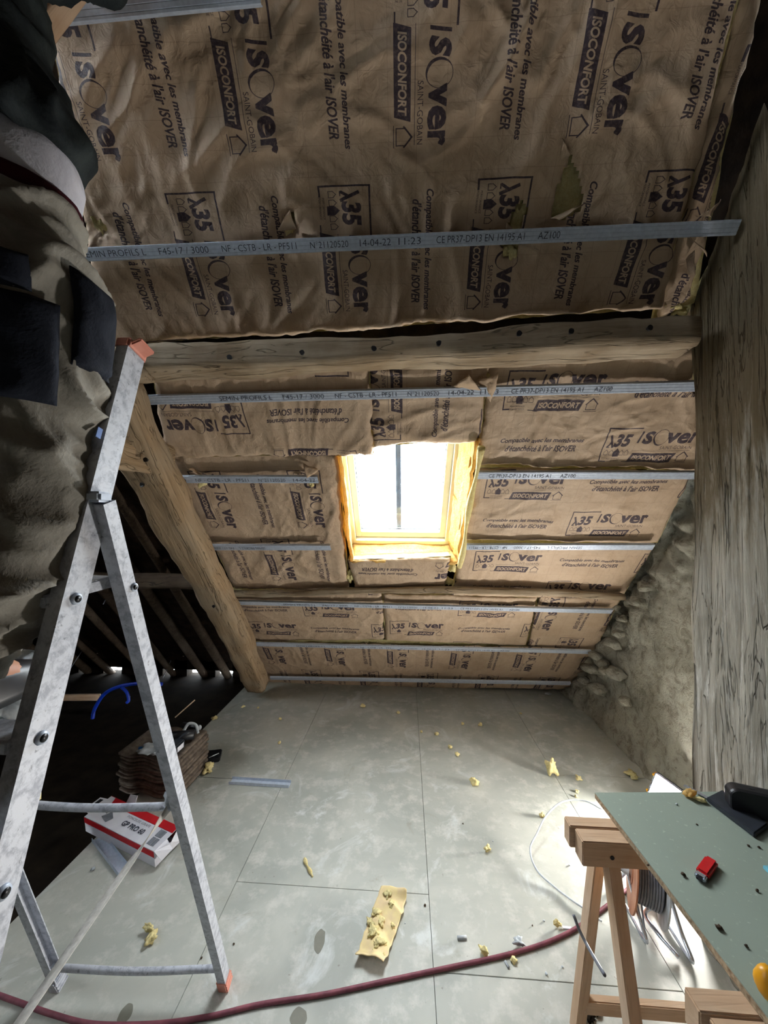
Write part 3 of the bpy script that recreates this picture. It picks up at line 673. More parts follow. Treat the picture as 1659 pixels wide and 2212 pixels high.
C3 = sheet('small paper sheet with upside down print directly under the skylight sill', LO, [(752, 1214), (974, 1206), (960, 1276), (768, 1276)], O1 - .012, 'l', (1082, 1222), 0, 13.9, .006, .010, .008)
tuft(C3, LO, 977, 1232, .05, .034, 51, el=2.0); tuft(C3, LO, 970, 1262, .04, .030, 52); tuft(C3, LO, 755, 1252, .05, .024, 53, el=2.4)
D1 = sheet('long low insulation sheet under the lower purlin, left of the two upright logo sheets', LO, [(498, 1284), (824, 1284), (830, 1384), (536, 1388)], O1 + .01, 'r', (540, 1367), 0, 15.2, .009, .0115, .009)
D2 = sheet('low insulation sheet under the lower purlin in the middle with an upright logo', LO, [(826, 1286), (1162, 1296), (1138, 1398), (832, 1385)], O1 + .005, 'r', (843, 1367), 0, 16.6, .009, .0115, .009)
D3 = sheet('low right insulation sheet with logo turned sideways next to the stone wall', LO, [(1166, 1290), (1345, 1296), (1288, 1408), (1140, 1400)], O1 + .01, 'd', (1172, 1290), 0, 17.9, .007, .0115, .009)
E1 = sheet('lowest insulation strip along the floor with sideways logos in shadow', LO, [(540, 1392), (1290, 1404), (1236, 1492), (575, 1484)], O1 + .02, 'd', (700, 1385), 0, 19.4, .010, .0115, .009)

# ================================================================== STEEL BATTENS
TXT = ['SEMIN PROFILS L', 'F45-17 / 3000', 'NF - CSTB - LR - PF511', 'N°21120520', '14-04-22', '11:23', 'CE PR37-DP13 EN 14195 A1', 'AZ100']
TPOS = [(0, .27), (.325, .53), (.585, .885), (.94, 1.09), (1.135, 1.255), (1.285, 1.37), (1.43, 1.76), (1.81, 1.89)]   # metres along the batten (3 m long)
TPOS = [(a, b) for a, b in TPOS]
def batten(label, pl, p0, p1, text0=None, flip=False, off=0., group='galvanised steel ceiling battens'):
    A = pl.hit(*p0, off); B = pl.hit(*p1, off); x = (B - A).normalized(); n = pl.n; y = n.cross(x).normalized(); L = (B - A).length
    # cross-section: face towards the room, two flanges going outwards
    w = .0235
    sec = [(-w, .018), (-w, .016), (-w, .002), (-w + .002, 0), (-w + .008, 0), (-w + .0095, .0014), (-w + .011, 0), (-.0015, 0), (0, .0014), (.0015, 0), (w - .011, 0), (w - .0095, .0014), (w - .008, 0), (w - .002, 0), (w, .002), (w, .016), (w - .004, .018)]
    v = []; f = []; S = len(sec); th = .0008
    nseg = max(2, int(L / .2))
    for i in range(nseg + 1):
        a = L * i / nseg; wob = .0015 * noise.noise(Vector((a * 3, p0[1] * .01, 0)))
        for (yy, zz) in sec: v.append(x * a + y * yy + n * (zz + wob))
    for i in range(nseg):
        for k in range(S - 1): f.append((i * S + k, i * S + k + 1, (i + 1) * S + k + 1, (i + 1) * S + k))
    me = bpy.data.meshes.new('ceiling_batten'); me.from_pydata([tuple(q) for q in v], [], f); me.update()
    o = bpy.data.objects.new('ceiling_batten', me); finish(o, 'steel'); o.location = A
    sol = o.modifiers.new('th', 'SOLIDIFY'); sol.thickness = th; sol.offset = 0
    tag(o, label, 'batten', group)
    if text0 is not None:
        T = pl.hit(*text0[0], off); T2 = pl.hit(*text0[1], off); s = (T2 - T).length / (TPOS[-1][1] - TPOS[0][0]) if not flip else (T2 - T).length / TPOS[1][1]
        x0 = (T - A).dot(x)
        sg = -1 if flip else 1
        v = []; f = []
        for t_, (a, b) in zip(TXT, TPOS):
            c0 = x0 + sg * a * s; c1 = x0 + sg * b * s
            if max(c0, c1) > L or min(c0, c1) < 0:
                if min(c0, c1) > L or max(c0, c1) < 0: continue
            tr = text_tris(t_, -.008); lo = tr.reshape(-1, 2).min(0); hi = tr.reshape(-1, 2).max(0); tr = (tr - lo) / (hi - lo)
            for q in tr:
                pp = [(c0 + (c1 - c0) * a_, sg * (.011 - .022 * b_)) for a_, b_ in q]
                if any(c < .002 or c > L - .002 for c, _ in pp): continue
                k = len(v); v += [x * c + y * d - n * .0018 for c, d in pp]; f.append((k, k + 1, k + 2))
        if v: q = pyobj('printed_text', v, f, 'ink', o); q['_rel'] = 1; q['kind'] = 'stuff'
    return o
batten('long steel batten highest across the picture, over the big upper insulation sheet', UP, (-60, 560), (1596, 491), ((177, 549), (1210, 505)))
batten('long steel batten just below the main purlin, crossing above the skylight', LO, (280, 866), (1560, 834), ((474, 861), (1322, 841)))
batten('short steel batten ending left of the skylight, halfway down the slope', LO, (364, 1037), (687, 1037), ((205, 1036), (935, 1036)))
batten('short steel batten right of the skylight reaching the grey timber post', LO, (1031, 1028), (1545, 1028), ((505, 1030), (1244, 1026)))
batten('lower short steel batten left of the skylight foot, print upside down', LO, (441, 1184), (714, 1184), ((573, 1184), (463, 1184)), True)
batten('lower short steel batten right of the skylight foot, ending at the stone wall', LO, (1006, 1183), (1412, 1183), ((1257, 1183), (1110, 1183)), True)
batten('full width steel batten just under the lower purlin', LO, (503, 1303), (1322, 1322), ((612, 1305), (1122, 1317)))
batten('dim full width steel batten between the two lowest rows of insulation', LO, (548, 1393), (1276, 1410), ((640, 1395), (1100, 1406)))
batten('lowest steel batten lying just above the floor edge', LO, (584, 1466), (1232, 1478))
batten('steel batten cut off by the top left edge of the picture', UP, (90, 30), (560, -18))
# two little suspension marks on the second batten
# ================================================================== TIMBERS
def kn(root, pts, pl, off, r=.011):
    for i, p in enumerate(pts):
        c = pl.hit(*p, off); bm = bmesh.new(); cyl(bm, (0, 0, 0), (0, .012, .0), r, r * .7, 10)
        for v_ in bm.verts: v_.co += noise.noise_vector(v_.co * 90 + Vector((i, 0, 0))) * .003
        o = obj('peg_hole', bm, 'black'); o['_child'] = 1; o.matrix_world = Matrix.Translation(c)
        o.parent = root; o.matrix_parent_inverse = root.matrix_world.inverted()
def pxbeam(name, label, pl, off, pts, w, h, m, seed=0, **k):
    P = [pl.hit(*p, off) for p in pts]; o = beam(name, P, w, h, -pl.n if False else Vector((0, 0, 1)), m, None, seed, **k); return tag(o, label, 'beam')
pur = pxbeam('purlin', 'thick old oak purlin crossing the roof above the skylight, bored with peg holes', LO, -.05, [(205, 790), (330, 785), (600, 775), (800, 766), (1000, 758), (1200, 740), (1350, 734), (1482, 732)], .16, lambda k: .115 + .012 * math.sin(k * 9), 'oak', 1, rough=.008)
bpy.context.view_layer.update()
kn(pur, [(495, 771), (652, 761), (808, 752), (948, 741), (1122, 720), (1235, 715), (1405, 707)], Plane(1.73 + 3.037 - .0 - .23, 1.367) if False else LO, -.146)
p2 = pxbeam('purlin', 'slim pale lower purlin running under the skylight to the stone wall', LO, .01, [(470, 1283), (600, 1282), (760, 1277), (950, 1272), (1100, 1276), (1345, 1288)], .07, lambda k: .045, 'oak', 4, rough=.006)
stub = beam('timber_stub', [LO.hit(195, 815, -.16), LO.hit(322, 806, -.12)], .1, .075, (0, 0, 1), 'oak', None, 6); tag(stub, 'short sawn timber end behind the ladder top, under the main purlin', 'beam')
# principal rafter
P = [LO.hit(*p, -.12) for p in [(235, 835), (292, 950), (340, 1045), (402, 1165), (470, 1290), (520, 1395), (556, 1478)]]
raf = beam('rafter', P, lambda k: .235 - .04 * k, .17, LO.n, 'oakS', None, 9, rough=.012, rnd_=.45); tag(raf, 'crooked hand hewn rafter slanting down to the floor left of the insulation', 'beam')
q = LO.hit(300, 990, -.14)
tie = beam('tie_beam', [q + Vector((.06, .12, .0)), q + Vector((0, -.10, .01)), q + Vector((-.10, -.75, .06))], .13, lambda k: .17 + .05 * k, (0, 0, 1), 'oakS', None, 12, rough=.012, rnd_=.3); tag(tie, 'pale collar timber butting into the crooked rafter behind the ladder', 'beam')
bpy.context.view_layer.update()
for (x, y) in [(314, 993), (288, 1063), (306, 1047), (461, 1310)]:
    c = LO.hit(x, y, -.215); lump('knot', (0, 0, 0), (.012, .009, .012), 'darkwood', x, None, 2)
    o = bpy.data.objects[-1] if False else None
for o in [o for o in bpy.data.objects if o.name.startswith('knot')]: bpy.data.objects.remove(o)
kn(raf, [(314, 993), (461, 1310), (306, 1047)], LO, -.222, .012)
# post on the right
v = []; f = []; K = 0
def postgrid():
    v = []; f = []; zz = np.linspace(0, 3.45, 150); ring_ = []
    x0, x1, y0, y1 = 1.245, 1.60, 1.31, 1.70
    per = [(x0 + (.0), y) for y in np.linspace(y0, y1, 26)] + [(x, y1) for x in np.linspace(x0 + .02, x1, 14)][0:] + [(x1, y0), (x0 + .15, y0)]
    n = len(per)
    for z in zz:
        for (x, y) in per:
            p = Vector((x, y, z)); d = 0
            if abs(x - x0) < .03 or abs(y - y1) < .01:
                d = .012 * noise.noise(Vector((x * 18, y * 18, z * 1.2))) + .008 * noise.noise(Vector((x * 50, y * 50, z * 2.5))) + .02 * noise.noise(Vector((x, y * 2, z * .9)))
            yy = y - (.02 if (x < x0 + .01 and y > y1 - .01) else 0)
            z = min(z, 1.73 + 3.037 - 1.367 * y + .22)
            v.append((x - d if x < x0 + .05 else x, yy + (d * 1.3 if y > y1 - .03 else 0) - (.02 * (z - 1) if y > 1.5 else 0) * 0, z))
    for j in range(len(zz) - 1):
        for i in range(n): f.append((j * n + i, j * n + (i + 1) % n, (j + 1) * n + (i + 1) % n, (j + 1) * n + i))
    f.append(tuple(range(n - 1, -1, -1))); f.append(tuple((len(zz) - 1) * n + i for i in range(n)))
    return v, f
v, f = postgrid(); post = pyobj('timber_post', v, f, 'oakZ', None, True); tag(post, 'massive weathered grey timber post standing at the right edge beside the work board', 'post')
# timber at the top left
P = [aty(40, 140, .98), aty(205, -90, 1.0)]; o = beam('timber_offcut', P, .05, .055, (0, -1, .2), 'pine', None, 15, rough=.002, rnd_=.05); tag(o, 'light sawn timber corner showing at the top left behind the dark jacket', 'beam')

# left bay: poles, purlin, plank
for i, x in enumerate(np.arange(-4.55, -1.55, .36)):
    x += rnd.uniform(-.05, .05); a = LO.pt(x, s_at_y(LO, 4.3), .22); b = LO.pt(x + rnd.uniform(-.12, .12), s_at_y(LO, 1.2), .22)
    mid = a.lerp(b, .5) + Vector((rnd.uniform(-.04, .04), 0, rnd.uniform(-.02, .02)))
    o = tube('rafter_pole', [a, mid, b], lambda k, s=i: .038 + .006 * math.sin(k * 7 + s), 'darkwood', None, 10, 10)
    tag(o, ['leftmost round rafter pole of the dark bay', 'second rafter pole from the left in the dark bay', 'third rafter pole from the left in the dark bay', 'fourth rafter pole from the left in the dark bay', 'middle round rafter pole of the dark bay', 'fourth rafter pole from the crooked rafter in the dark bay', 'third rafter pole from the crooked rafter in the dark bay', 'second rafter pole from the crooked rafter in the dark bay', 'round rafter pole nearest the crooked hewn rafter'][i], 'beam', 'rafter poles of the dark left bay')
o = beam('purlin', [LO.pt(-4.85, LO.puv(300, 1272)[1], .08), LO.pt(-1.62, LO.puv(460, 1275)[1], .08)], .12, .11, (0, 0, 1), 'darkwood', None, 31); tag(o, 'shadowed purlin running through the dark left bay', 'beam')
o = beam('plank', [aty(-60, 1508, 3.1), aty(215, 1506, 3.3)], .03, .055, (0, 0, 1), 'pine', None, 33, rough=.002, rnd_=.05); tag(o, 'thin tan plank edge in the dark behind the ladder rail', 'plank')
for k, (x0, y0_, x1, y1_) in enumerate([(186, 1393, 148, 1450), (233, 1285, 223, 1305), (370, 1425, 352, 1465)]):
    o = tube('steel_hanger', [LO.hit(x0, y0_, .34), LO.hit((x0 + x1) / 2, (y0_ + y1_) / 2, .2), LO.hit(x1, y1_, .04)], .004, 'steel', None, 6, 4); tag(o, ['thin metal hanger rod dangling low in the dark left bay, beside the ladder front rail', 'short bright metal hook under the dark purlin between the ladder rails', 'thin metal rod right of the rear ladder leg in the dark bay'][k], 'rod')
# dark mound (rubble) in the left bay
o = lump('plastic_sheet', aty(12, 1610, 1.9), (.12, .16, .16), 'rag', 77, None, 4, .8); tag(o, 'crumpled pale plastic sheet at the left edge behind the ladder rail', 'sheet')
# blue hose
P = [(200, 1552), (205, 1530), (225, 1500), (255, 1484), (300, 1476), (350, 1478)]
o = tube('blue_hose', [aty(*p, 2.75) for p in P], .013, 'blue', None, 10, 10); tag(o, 'bright blue plastic hose arching in the dark behind the ladder', 'hose')
P = [(262, 1484), (274, 1496), (278, 1512), (274, 1518)]
o = tube('blue_hose', [aty(*p, 2.72) for p in P], .011, 'blue', None, 10, 6); tag(o, 'short blue hose end curling down beneath the blue arch', 'hose')

# ================================================================== LADDER
lad = empty('stepladder', (-.8, .8, 0), 'tall paint spattered aluminium stepladder with pink end caps on the left', 'ladder')
def rail(name, a, b, w, d, m='alu', parent=lad, sidex=1):
    """C-channel rail from a to b: w along depth axis, d along X"""
    a = Vector(a); b = Vector(b); z = (b - a).normalized(); x = Vector((1, 0, 0)); x = (x - z * x.dot(z)).normalized(); y = z.cross(x)
    th = .003; prof = [(d / 2, -w / 2), (d / 2, w / 2), (-d / 2, w / 2), (-d / 2, w / 2 - th), (d / 2 - th, w / 2 - th), (d / 2 - th, -w / 2 + th), (-d / 2, -w / 2 + th), (-d / 2, -w / 2)]
    prof = [(px_ * sidex, py_) for px_, py_ in prof]
    v = [a + x * p + y * q for p, q in prof] + [b + x * p + y * q for p, q in prof]; n = len(prof)
    f = [(i, (i + 1) % n, n + (i + 1) % n, n + i) for i in range(n)] + [tuple(range(n)), tuple(range(2 * n - 1, n - 1, -1))]
    bm = bmesh.new(); vs = [bm.verts.new(p) for p in v]
    for q in f: bm.faces.new([vs[i] for i in q])
    return obj(name, bm, m, parent)
# key points measured from the photograph
RF = fl(487, 2128); RF.z = 0.0
RLt = atx(222, 1085, RF.x + .035)            # top of right rear leg
LFt = fl(128, 2128)
FTt = atx(283, 762, -.655)                   # top of right front rail
FM = atx(20, 1800, -.645)
dirf = (FM - FTt).normalized(); FB = FTt + dirf * (FTt.z / -dirf.z)
rleg = rail('rear_leg', RF, RLt, .034, .03)
RLt2 = Vector((LFt.x + .10, RLt.y, RLt.z)); 
LF = LFt.copy(); LF.z = 0
rail('rear_leg', LF, RLt2, .034, .03, sidex=-1)
frail = rail('front_rail', FB, FTt, .055, .028)
FT2 = FTt + Vector((-.42, 0, 0)); FB2 = FB + Vector((-.50, 0, 0)); rail('front_rail', FB2, FT2, .055, .028, sidex=-1)
def rung(name, a, b, r, m='alu', flat=None):
    bm = bmesh.new(); cyl(bm, a, b, r, n=12); return obj(name, bm, m, lad, True)
def onseg(a, b, z): return a + (b - a) * ((z - a.z) / (b.z - a.z))
zs = [aty(350, 1745, onseg(RF, RLt, .6).y).z, .085]
for (py, px) in ((1742, 362), (2092, 470)):
    best = min(np.linspace(.05, 1.7, 200), key=lambda z: abs(cam_y(onseg(RF, RLt, z)) - py)) if False else None
def proj(p):
    q = RM.transposed() @ (Vector(p) - CAM); return (W / 2 + F * q.x / -q.z, H / 2 - F * q.y / -q.z)
def zfor(a, b, py):
    return min(np.linspace(.03, min(b.z, 2.1), 400), key=lambda z: abs(proj(onseg(a, b, z))[1] - py))
for py in (2092, 1742):
    z = zfor(RF, RLt, py); a = onseg(RF, RLt, z); b = onseg(LF, RLt2, z)
    tube('cross_bar', [a, a.lerp(b, .5) + Vector((0, 0, -.012)), b], .011, 'alu', lad, 10, 8)
z = zfor(RF, RLt, 1270); a = onseg(RF, RLt, z); b = onseg(LF, RLt2, z)
for k, py in enumerate((1295, 1590, 1925)):
    z = zfor(FB, FTt, py); a = onseg(FB, FTt, z); b = onseg(FB2, FT2, z); bm = bmesh.new()
    box(bm, (a + b) / 2 + Vector((0, 0, 0)), ((a - b).length - .02, .07, .024), None, .004); obj('tread', bm, 'alu', lad)
    bm = bmesh.new(); cyl(bm, a + Vector((.013, 0, 0)), a + Vector((.019, 0, 0)), .012, .010, 20); r = obj('rivet_ring', bm, 'steel', frail, True)
    bm = bmesh.new(); cyl(bm, a + Vector((.018, 0, 0)), a + Vector((.0205, 0, 0)), .007, .007, 16); obj('rivet_hole', bm, 'black', frail, True)
zf = FB.z
for k in range(1, 7):
    z = zfor(FB, FTt, 1925) - .28 * k
    if z > .1:
        a = onseg(FB, FTt, z); b = onseg(FB2, FT2, z); bm = bmesh.new(); box(bm, (a + b) / 2, ((a - b).length - .02, .07, .024), None, .004); obj('tread', bm, 'alu', lad)
# folding platform bracket between rails
z = zfor(FB, FTt, 1285); a = onseg(FB, FTt, z); z2 = zfor(RF, RLt, 1258); b = onseg(RF, RLt, z2)
bm = bmesh.new(); mid = (a + b) / 2; x_ = (b - a); box(bm, mid + Vector((-.02, 0, 0)), (x_.length, .004, .022), basis(x_, (0, 0, 1)), .001); obj('spreader', bm, 'alu', lad)
bm = bmesh.new(); box(bm, mid + Vector((-.045, 0, .012)), (x_.length * .98, .05, .003), basis(x_, (0, 0, 1)), .001); obj('spreader_plate', bm, 'alu', lad)
bm = bmesh.new(); c = atx(276, 1268, b.x + .0); cyl(bm, c + Vector((.012, 0, 0)), c + Vector((.018, 0, 0)), .010, .009, 20); obj('rivet_ring', bm, 'steel', rleg, True)
bm = bmesh.new(); cyl(bm, c + Vector((.017, 0, 0)), c + Vector((.0195, 0, 0)), .006, .006, 16); obj('rivet_hole', bm, 'black', rleg, True)
# hinge head
bm = bmesh.new(); box(bm, RLt + Vector((-.0, -.01, .01)), (.032, .036, .022), None, .005); obj('hinge', bm, 'steel', lad)
# pink caps
for T, s in ((FTt, 1), (FT2, -1)):
    bm = bmesh.new(); m_ = basis((1, 0, 0), FTt - FB); box(bm, T + (FTt - FB).normalized() * .006, (.036, .064, .028), m_, .005)
    box(bm, T + m_ @ Vector((.016 * s, .0, .008)), (.05, .05, .010), m_ @ Matrix.Rotation(R(-28 * s), 3, 'Y'), .003); tag(obj('end_cap', bm, 'pink', lad), 'faded pink plastic end cap')
for T in (RF, LF):
    bm = bmesh.new(); m_ = basis((1, 0, 0), RLt - RF); box(bm, T + m_ @ Vector((0, 0, .03)), (.038, .042, .06), m_, .004)
    for k in range(3): box(bm, T + m_ @ Vector((.019, 0, .012 + k * .018)), (.004, .040, .006), m_)
    tag(obj('foot_cap', bm, 'pink' if T is RF else 'alu', lad), 'worn pink rubber foot' if T is RF else None)
bm = bmesh.new(); c = atx(214, 935, FTt.x + .016); box(bm, c, (.002, .012, .022), basis((1, 0, 0), FTt - FB)); tag(obj('sticker', bm, simple('pale blue sticker', srgb(110, 140, 200)), lad), 'small blue sticker')
# strap: woven band from the right cross bar to the bottom left
za = zfor(RF, RLt, 1742)
A = onseg(RF, RLt, za).lerp(onseg(LF, RLt2, za), .05)
Bp = aty(-20, 2300, .62); ctr = []
v = []; f = []; N = 40; wdir = Vector((1, 0, .55)).normalized()
for i in range(N + 1):
    t_ = i / N; p = A.lerp(Bp, t_); tw = 1.25 * max(0, 1 - t_ * 3.2); wv = Matrix.Rotation(tw, 3, (Bp - A).normalized()) @ wdir
    d = (Bp - A).normalized(); wv = (wv - d * wv.dot(d)).normalized(); w_ = .013 + .004 * min(1, t_ * 2) 
    v += [p - wv * w_, p + wv * w_]
    if i: f.append((2 * i - 2, 2 * i - 1, 2 * i + 1, 2 * i))
o = pyobj('strap', v, f, simple('white woven strap', srgb(226, 222, 214), srgb(200, 196, 188), 90, .7), lad, True); o.modifiers.new('s', 'SOLIDIFY').thickness = .0015
tag(o, 'dirty white safety strap stretched from the rear cross bar')
o = lump('tape_wrap', A, (.018, .018, .02), 'rag', 4, lad, 3, .3)

# ================================================================== PERSON
per = empty('person', (-.8, .6, 1.38), 'person in dark jacket and taupe work trousers standing on the ladder, seen from behind', 'person')
def skinmesh(verts, edges, radii, name, mat, parent, sub=2, root_i=0):
    me = bpy.data.meshes.new(name); me.from_pydata(verts, edges, []); o = bpy.data.objects.new(name, me); COL.objects.link(o)
    sk = o.modifiers.new('skin', 'SKIN'); sk.use_smooth_shade = True
    for i, r_ in enumerate(radii): me.skin_vertices[0].data[i].radius = (r_, r_)
    me.skin_vertices[0].data[root_i].use_root = True
    ss = o.modifiers.new('sub', 'SUBSURF'); ss.levels = sub; ss.render_levels = sub
    dg = bpy.context.evaluated_depsgraph_get(); dg.update(); m2 = bpy.data.meshes.new_from_object(o.evaluated_get(dg)); bpy.data.objects.remove(o)
    o = bpy.data.objects.new(name, m2); m2.materials.clear(); finish(o, mat, parent, True); return o
hz, fz = 2.28, 1.46
RFt = Vector((-.785, .60, fz)); LFt_ = Vector((-.99, .62, fz))
V = [(-.855, .70, 2.32), (-.86, .70, 2.55), (-.98, .71, 2.80), (-1.03, .70, 3.02), (-1.03, .71, 3.12), (-1.03, .725, 3.20), (-1.03, .725, 3.30),
     (-.755, .69, 2.26), (-.748, .71, 1.90), tuple(RFt), (-.785, .72, 1.415), (-.94, .69, 2.26), (-.97, .73, 1.90), tuple(LFt_), (-.99, .73, 1.415),
     (-.86, .70, 3.02), (-.80, .84, 3.14), (-.84, .92, 3.29), (-1.20, .70, 3.02), (-1.28, .84, 3.14), (-1.21, .91, 3.29)]
E = [(0, 1), (1, 2), (2, 3), (3, 4), (4, 5), (5, 6), (0, 7), (7, 8), (8, 9), (9, 10), (0, 11), (11, 12), (12, 13), (13, 14), (3, 15), (15, 16), (16, 17), (3, 18), (18, 19), (19, 20)]
Rr = [.12, .12, .13, .12, .05, .085, .08, .08, .055, .04, .035, .08, .055, .04, .035, .06, .042, .028, .06, .042, .028]
body = skinmesh(V, E, Rr, 'body', 'skin', per)
# head with features
bm = bmesh.new(); bmesh.ops.create_uvsphere(bm, u_segments=28, v_segments=20, radius=1)
for v_ in bm.verts:
    c = v_.co; x, y, z = c; jaw = 1 - .22 * max(0, -z); v_.co = Vector((x * .075 * jaw, y * .095 * (1 - .1 * max(0, -z)), z * .115))
hd = Vector((-1.03, .735, 3.29))
tag(obj('head', bm, 'skin', per, True), None).location = hd
for s_ in (-1, 1):
    lump('ear', hd + Vector((s_ * .076, 0, -.03)), (.010, .02, .03), 'skin', 3, per, 2, .2); lump('eye', hd + Vector((s_ * .03, .080, -.005)), (.012, .010, .008), 'white', 3, per, 2, .0)
lump('nose', hd + Vector((0, .093, -.035)), (.012, .018, .02), 'skin', 3, per, 2, .1); lump('mouth', hd + Vector((0, .082, -.062)), (.024, .008, .006), 'belt', 3, per, 2, .1)
lump('hair', hd + Vector((0, -.018, -.02)), (.082, .092, .075), 'hair', 9, per, 4, .12)
for s_, wr in ((1, Vector(V[17])), (-1, Vector(V[20]))):      # hands pressing on the insulation above
    hv = [tuple(wr), tuple(wr + Vector((0, .03, .04)))]; he = [(0, 1)]; hr = [.026, .030]
    for k in range(4):
        b0 = wr + Vector(((k - 1.5) * .020, .045, .065)); t1 = b0 + Vector(((k - 1.5) * .006, .016, .030 - .004 * abs(k - 1))); t2 = t1 + Vector((0, .006, .026 - .003 * abs(k - 1)))
        i0 = len(hv); hv += [tuple(b0), tuple(t1), tuple(t2)]; he += [(1, i0), (i0, i0 + 1), (i0 + 1, i0 + 2)]; hr += [.010, .009, .008]
    b0 = wr + Vector((-s_ * .030, .03, .030)); t1 = b0 + Vector((-s_ * .022, .010, .022)); i0 = len(hv); hv += [tuple(b0), tuple(t1)]; he += [(1, i0), (i0, i0 + 1)]; hr += [.012, .009]
    skinmesh(hv, he, hr, 'hand', 'skin', per, 1)
# clothes: lofts joined and voxel-remeshed, then folded
def loft(bm, rings, n=32):
    prev = None
    for (c, rx, ry) in rings:
        cur = [bm.verts.new(Vector(c) + Vector((rx * math.cos(2 * math.pi * k / n), ry * math.sin(2 * math.pi * k / n), 0))) for k in range(n)]
        if prev:
            for k in range(n): bm.faces.new((prev[k], prev[(k + 1) % n], cur[(k + 1) % n], cur[k]))
        else: bm.faces.new(cur[::-1])
        prev = cur
    bm.faces.new(prev)
def garment(name, lofts, mat, folds, seed, voxel=.009, dens=(1, 1, 1)):
    bm = bmesh.new()
    for l_ in lofts: loft(bm, l_)
    me = bpy.data.meshes.new(name); bmesh.ops.recalc_face_normals(bm, faces=bm.faces); bm.to_mesh(me); bm.free()
    o = bpy.data.objects.new(name, me); COL.objects.link(o); r = o.modifiers.new('r', 'REMESH'); r.mode = 'VOXEL'; r.voxel_size = voxel
    s = o.modifiers.new('s', 'SMOOTH'); s.iterations = 8; s.factor = .6
    dg = bpy.context.evaluated_depsgraph_get(); dg.update(); m2 = bpy.data.meshes.new_from_object(o.evaluated_get(dg)); bpy.data.objects.remove(o)
    nr = [v_.normal.copy() for v_ in m2.vertices]
    for v_, n_ in zip(m2.vertices, nr):
        v_.co += n_ * folds(v_.co, n_)
    o = bpy.data.objects.new(name, m2); m2.materials.clear(); finish(o, mat, per, True); return o
def leg_fold(p, n_):
    q = Vector((p.x * 4 + p.z * 2.5, p.y * 4, p.z * 7)) + noise.noise_vector(p * 4) * 1.0; h = rdg(noise.noise(q), 2.6) * .017 + .008 * rdg(noise.noise(q * 2.3 + Vector((5, 0, 0))), 2.5)
    d = 1 + .8 * math.exp(-((p.z - 1.55) / .12) ** 2) + .5 * math.exp(-((p.z - 1.9) / .1) ** 2) + .4 * math.exp(-((p.z - 2.15) / .08) ** 2)
    return h * d - .006
RLEG = [((-.745, .68, 2.26), .102, .125), ((-.740, .69, 2.15), .105, .118), ((-.745, .70, 2.0), .098, .108), ((-.748, .705, 1.9), .088, .10), ((-.740, .69, 1.8), .086, .096), ((-.738, .66, 1.68), .088, .092), ((-.748, .63, 1.57), .084, .09), ((-.775, .60, 1.49), .080, .086), ((-.785, .60, 1.455), .076, .085)]
LLEG = [((-2 * .85 - c[0] - .02 - .12 * max(0, 1.9 - c[2]), c[1] + .02, c[2]), a, b) for c, a, b in RLEG]
PEL = [((-.85, .68, 2.16), .17, .11), ((-.85, .68, 2.24), .192, .13), ((-.855, .685, 2.31), .182, .128), ((-.86, .69, 2.375), .170, .12)]
garment('trousers', [RLEG, LLEG, PEL], 'trouser', leg_fold, 2)
garment('belt', [[((-.86, .69, 2.355), .177, .126), ((-.86, .69, 2.392), .175, .124)]], 'belt', lambda p, n_: .002 * noise.noise(p * 30), 1, .006)
garment('shirt', [[((-.86, .69, 2.37), .168, .116), ((-.86, .69, 2.46), .172, .118), ((-.865, .69, 2.53), .15, .10)]], 'tshirt', lambda p, n_: .006 * rdg(noise.noise(Vector((p.x * 9, p.y * 9, p.z * 4))), 2.5), 3, .008)
JK = [((-.86, .67, 2.475), .188, .145), ((-.86, .68, 2.53), .188, .143), ((-.90, .69, 2.60), .180, .140), ((-.955, .70, 2.72), .172, .138), ((-1.02, .70, 2.92), .20, .14), ((-1.03, .70, 3.03), .20, .12), ((-1.03, .71, 3.09), .10, .08), ((-1.03, .715, 3.14), .07, .07)]
def arm_rings(a, b, r0, r1, n=6):
    return [((a[0] + (b[0] - a[0]) * k / n, a[1] + (b[1] - a[1]) * k / n, a[2] + (b[2] - a[2]) * k / n), r0 + (r1 - r0) * k / n, r0 + (r1 - r0) * k / n) for k in range(n + 1)]
garment('jacket', [JK, arm_rings((-.87, .70, 2.96), (-.80, .84, 3.14), .08, .065), arm_rings((-.80, .84, 3.12), (-.84, .92, 3.28), .066, .045), arm_rings((-1.19, .70, 2.96), (-1.28, .84, 3.14), .08, .065), arm_rings((-1.28, .84, 3.12), (-1.21, .91, 3.28), .066, .045)],
        'jacket', lambda p, n_: .016 * rdg(noise.noise(Vector((p.x * 6, p.y * 6, p.z * 9)) + noise.noise_vector(p * 4)), 2.2) + .004 * noise.noise(p * 30), 4, .011)
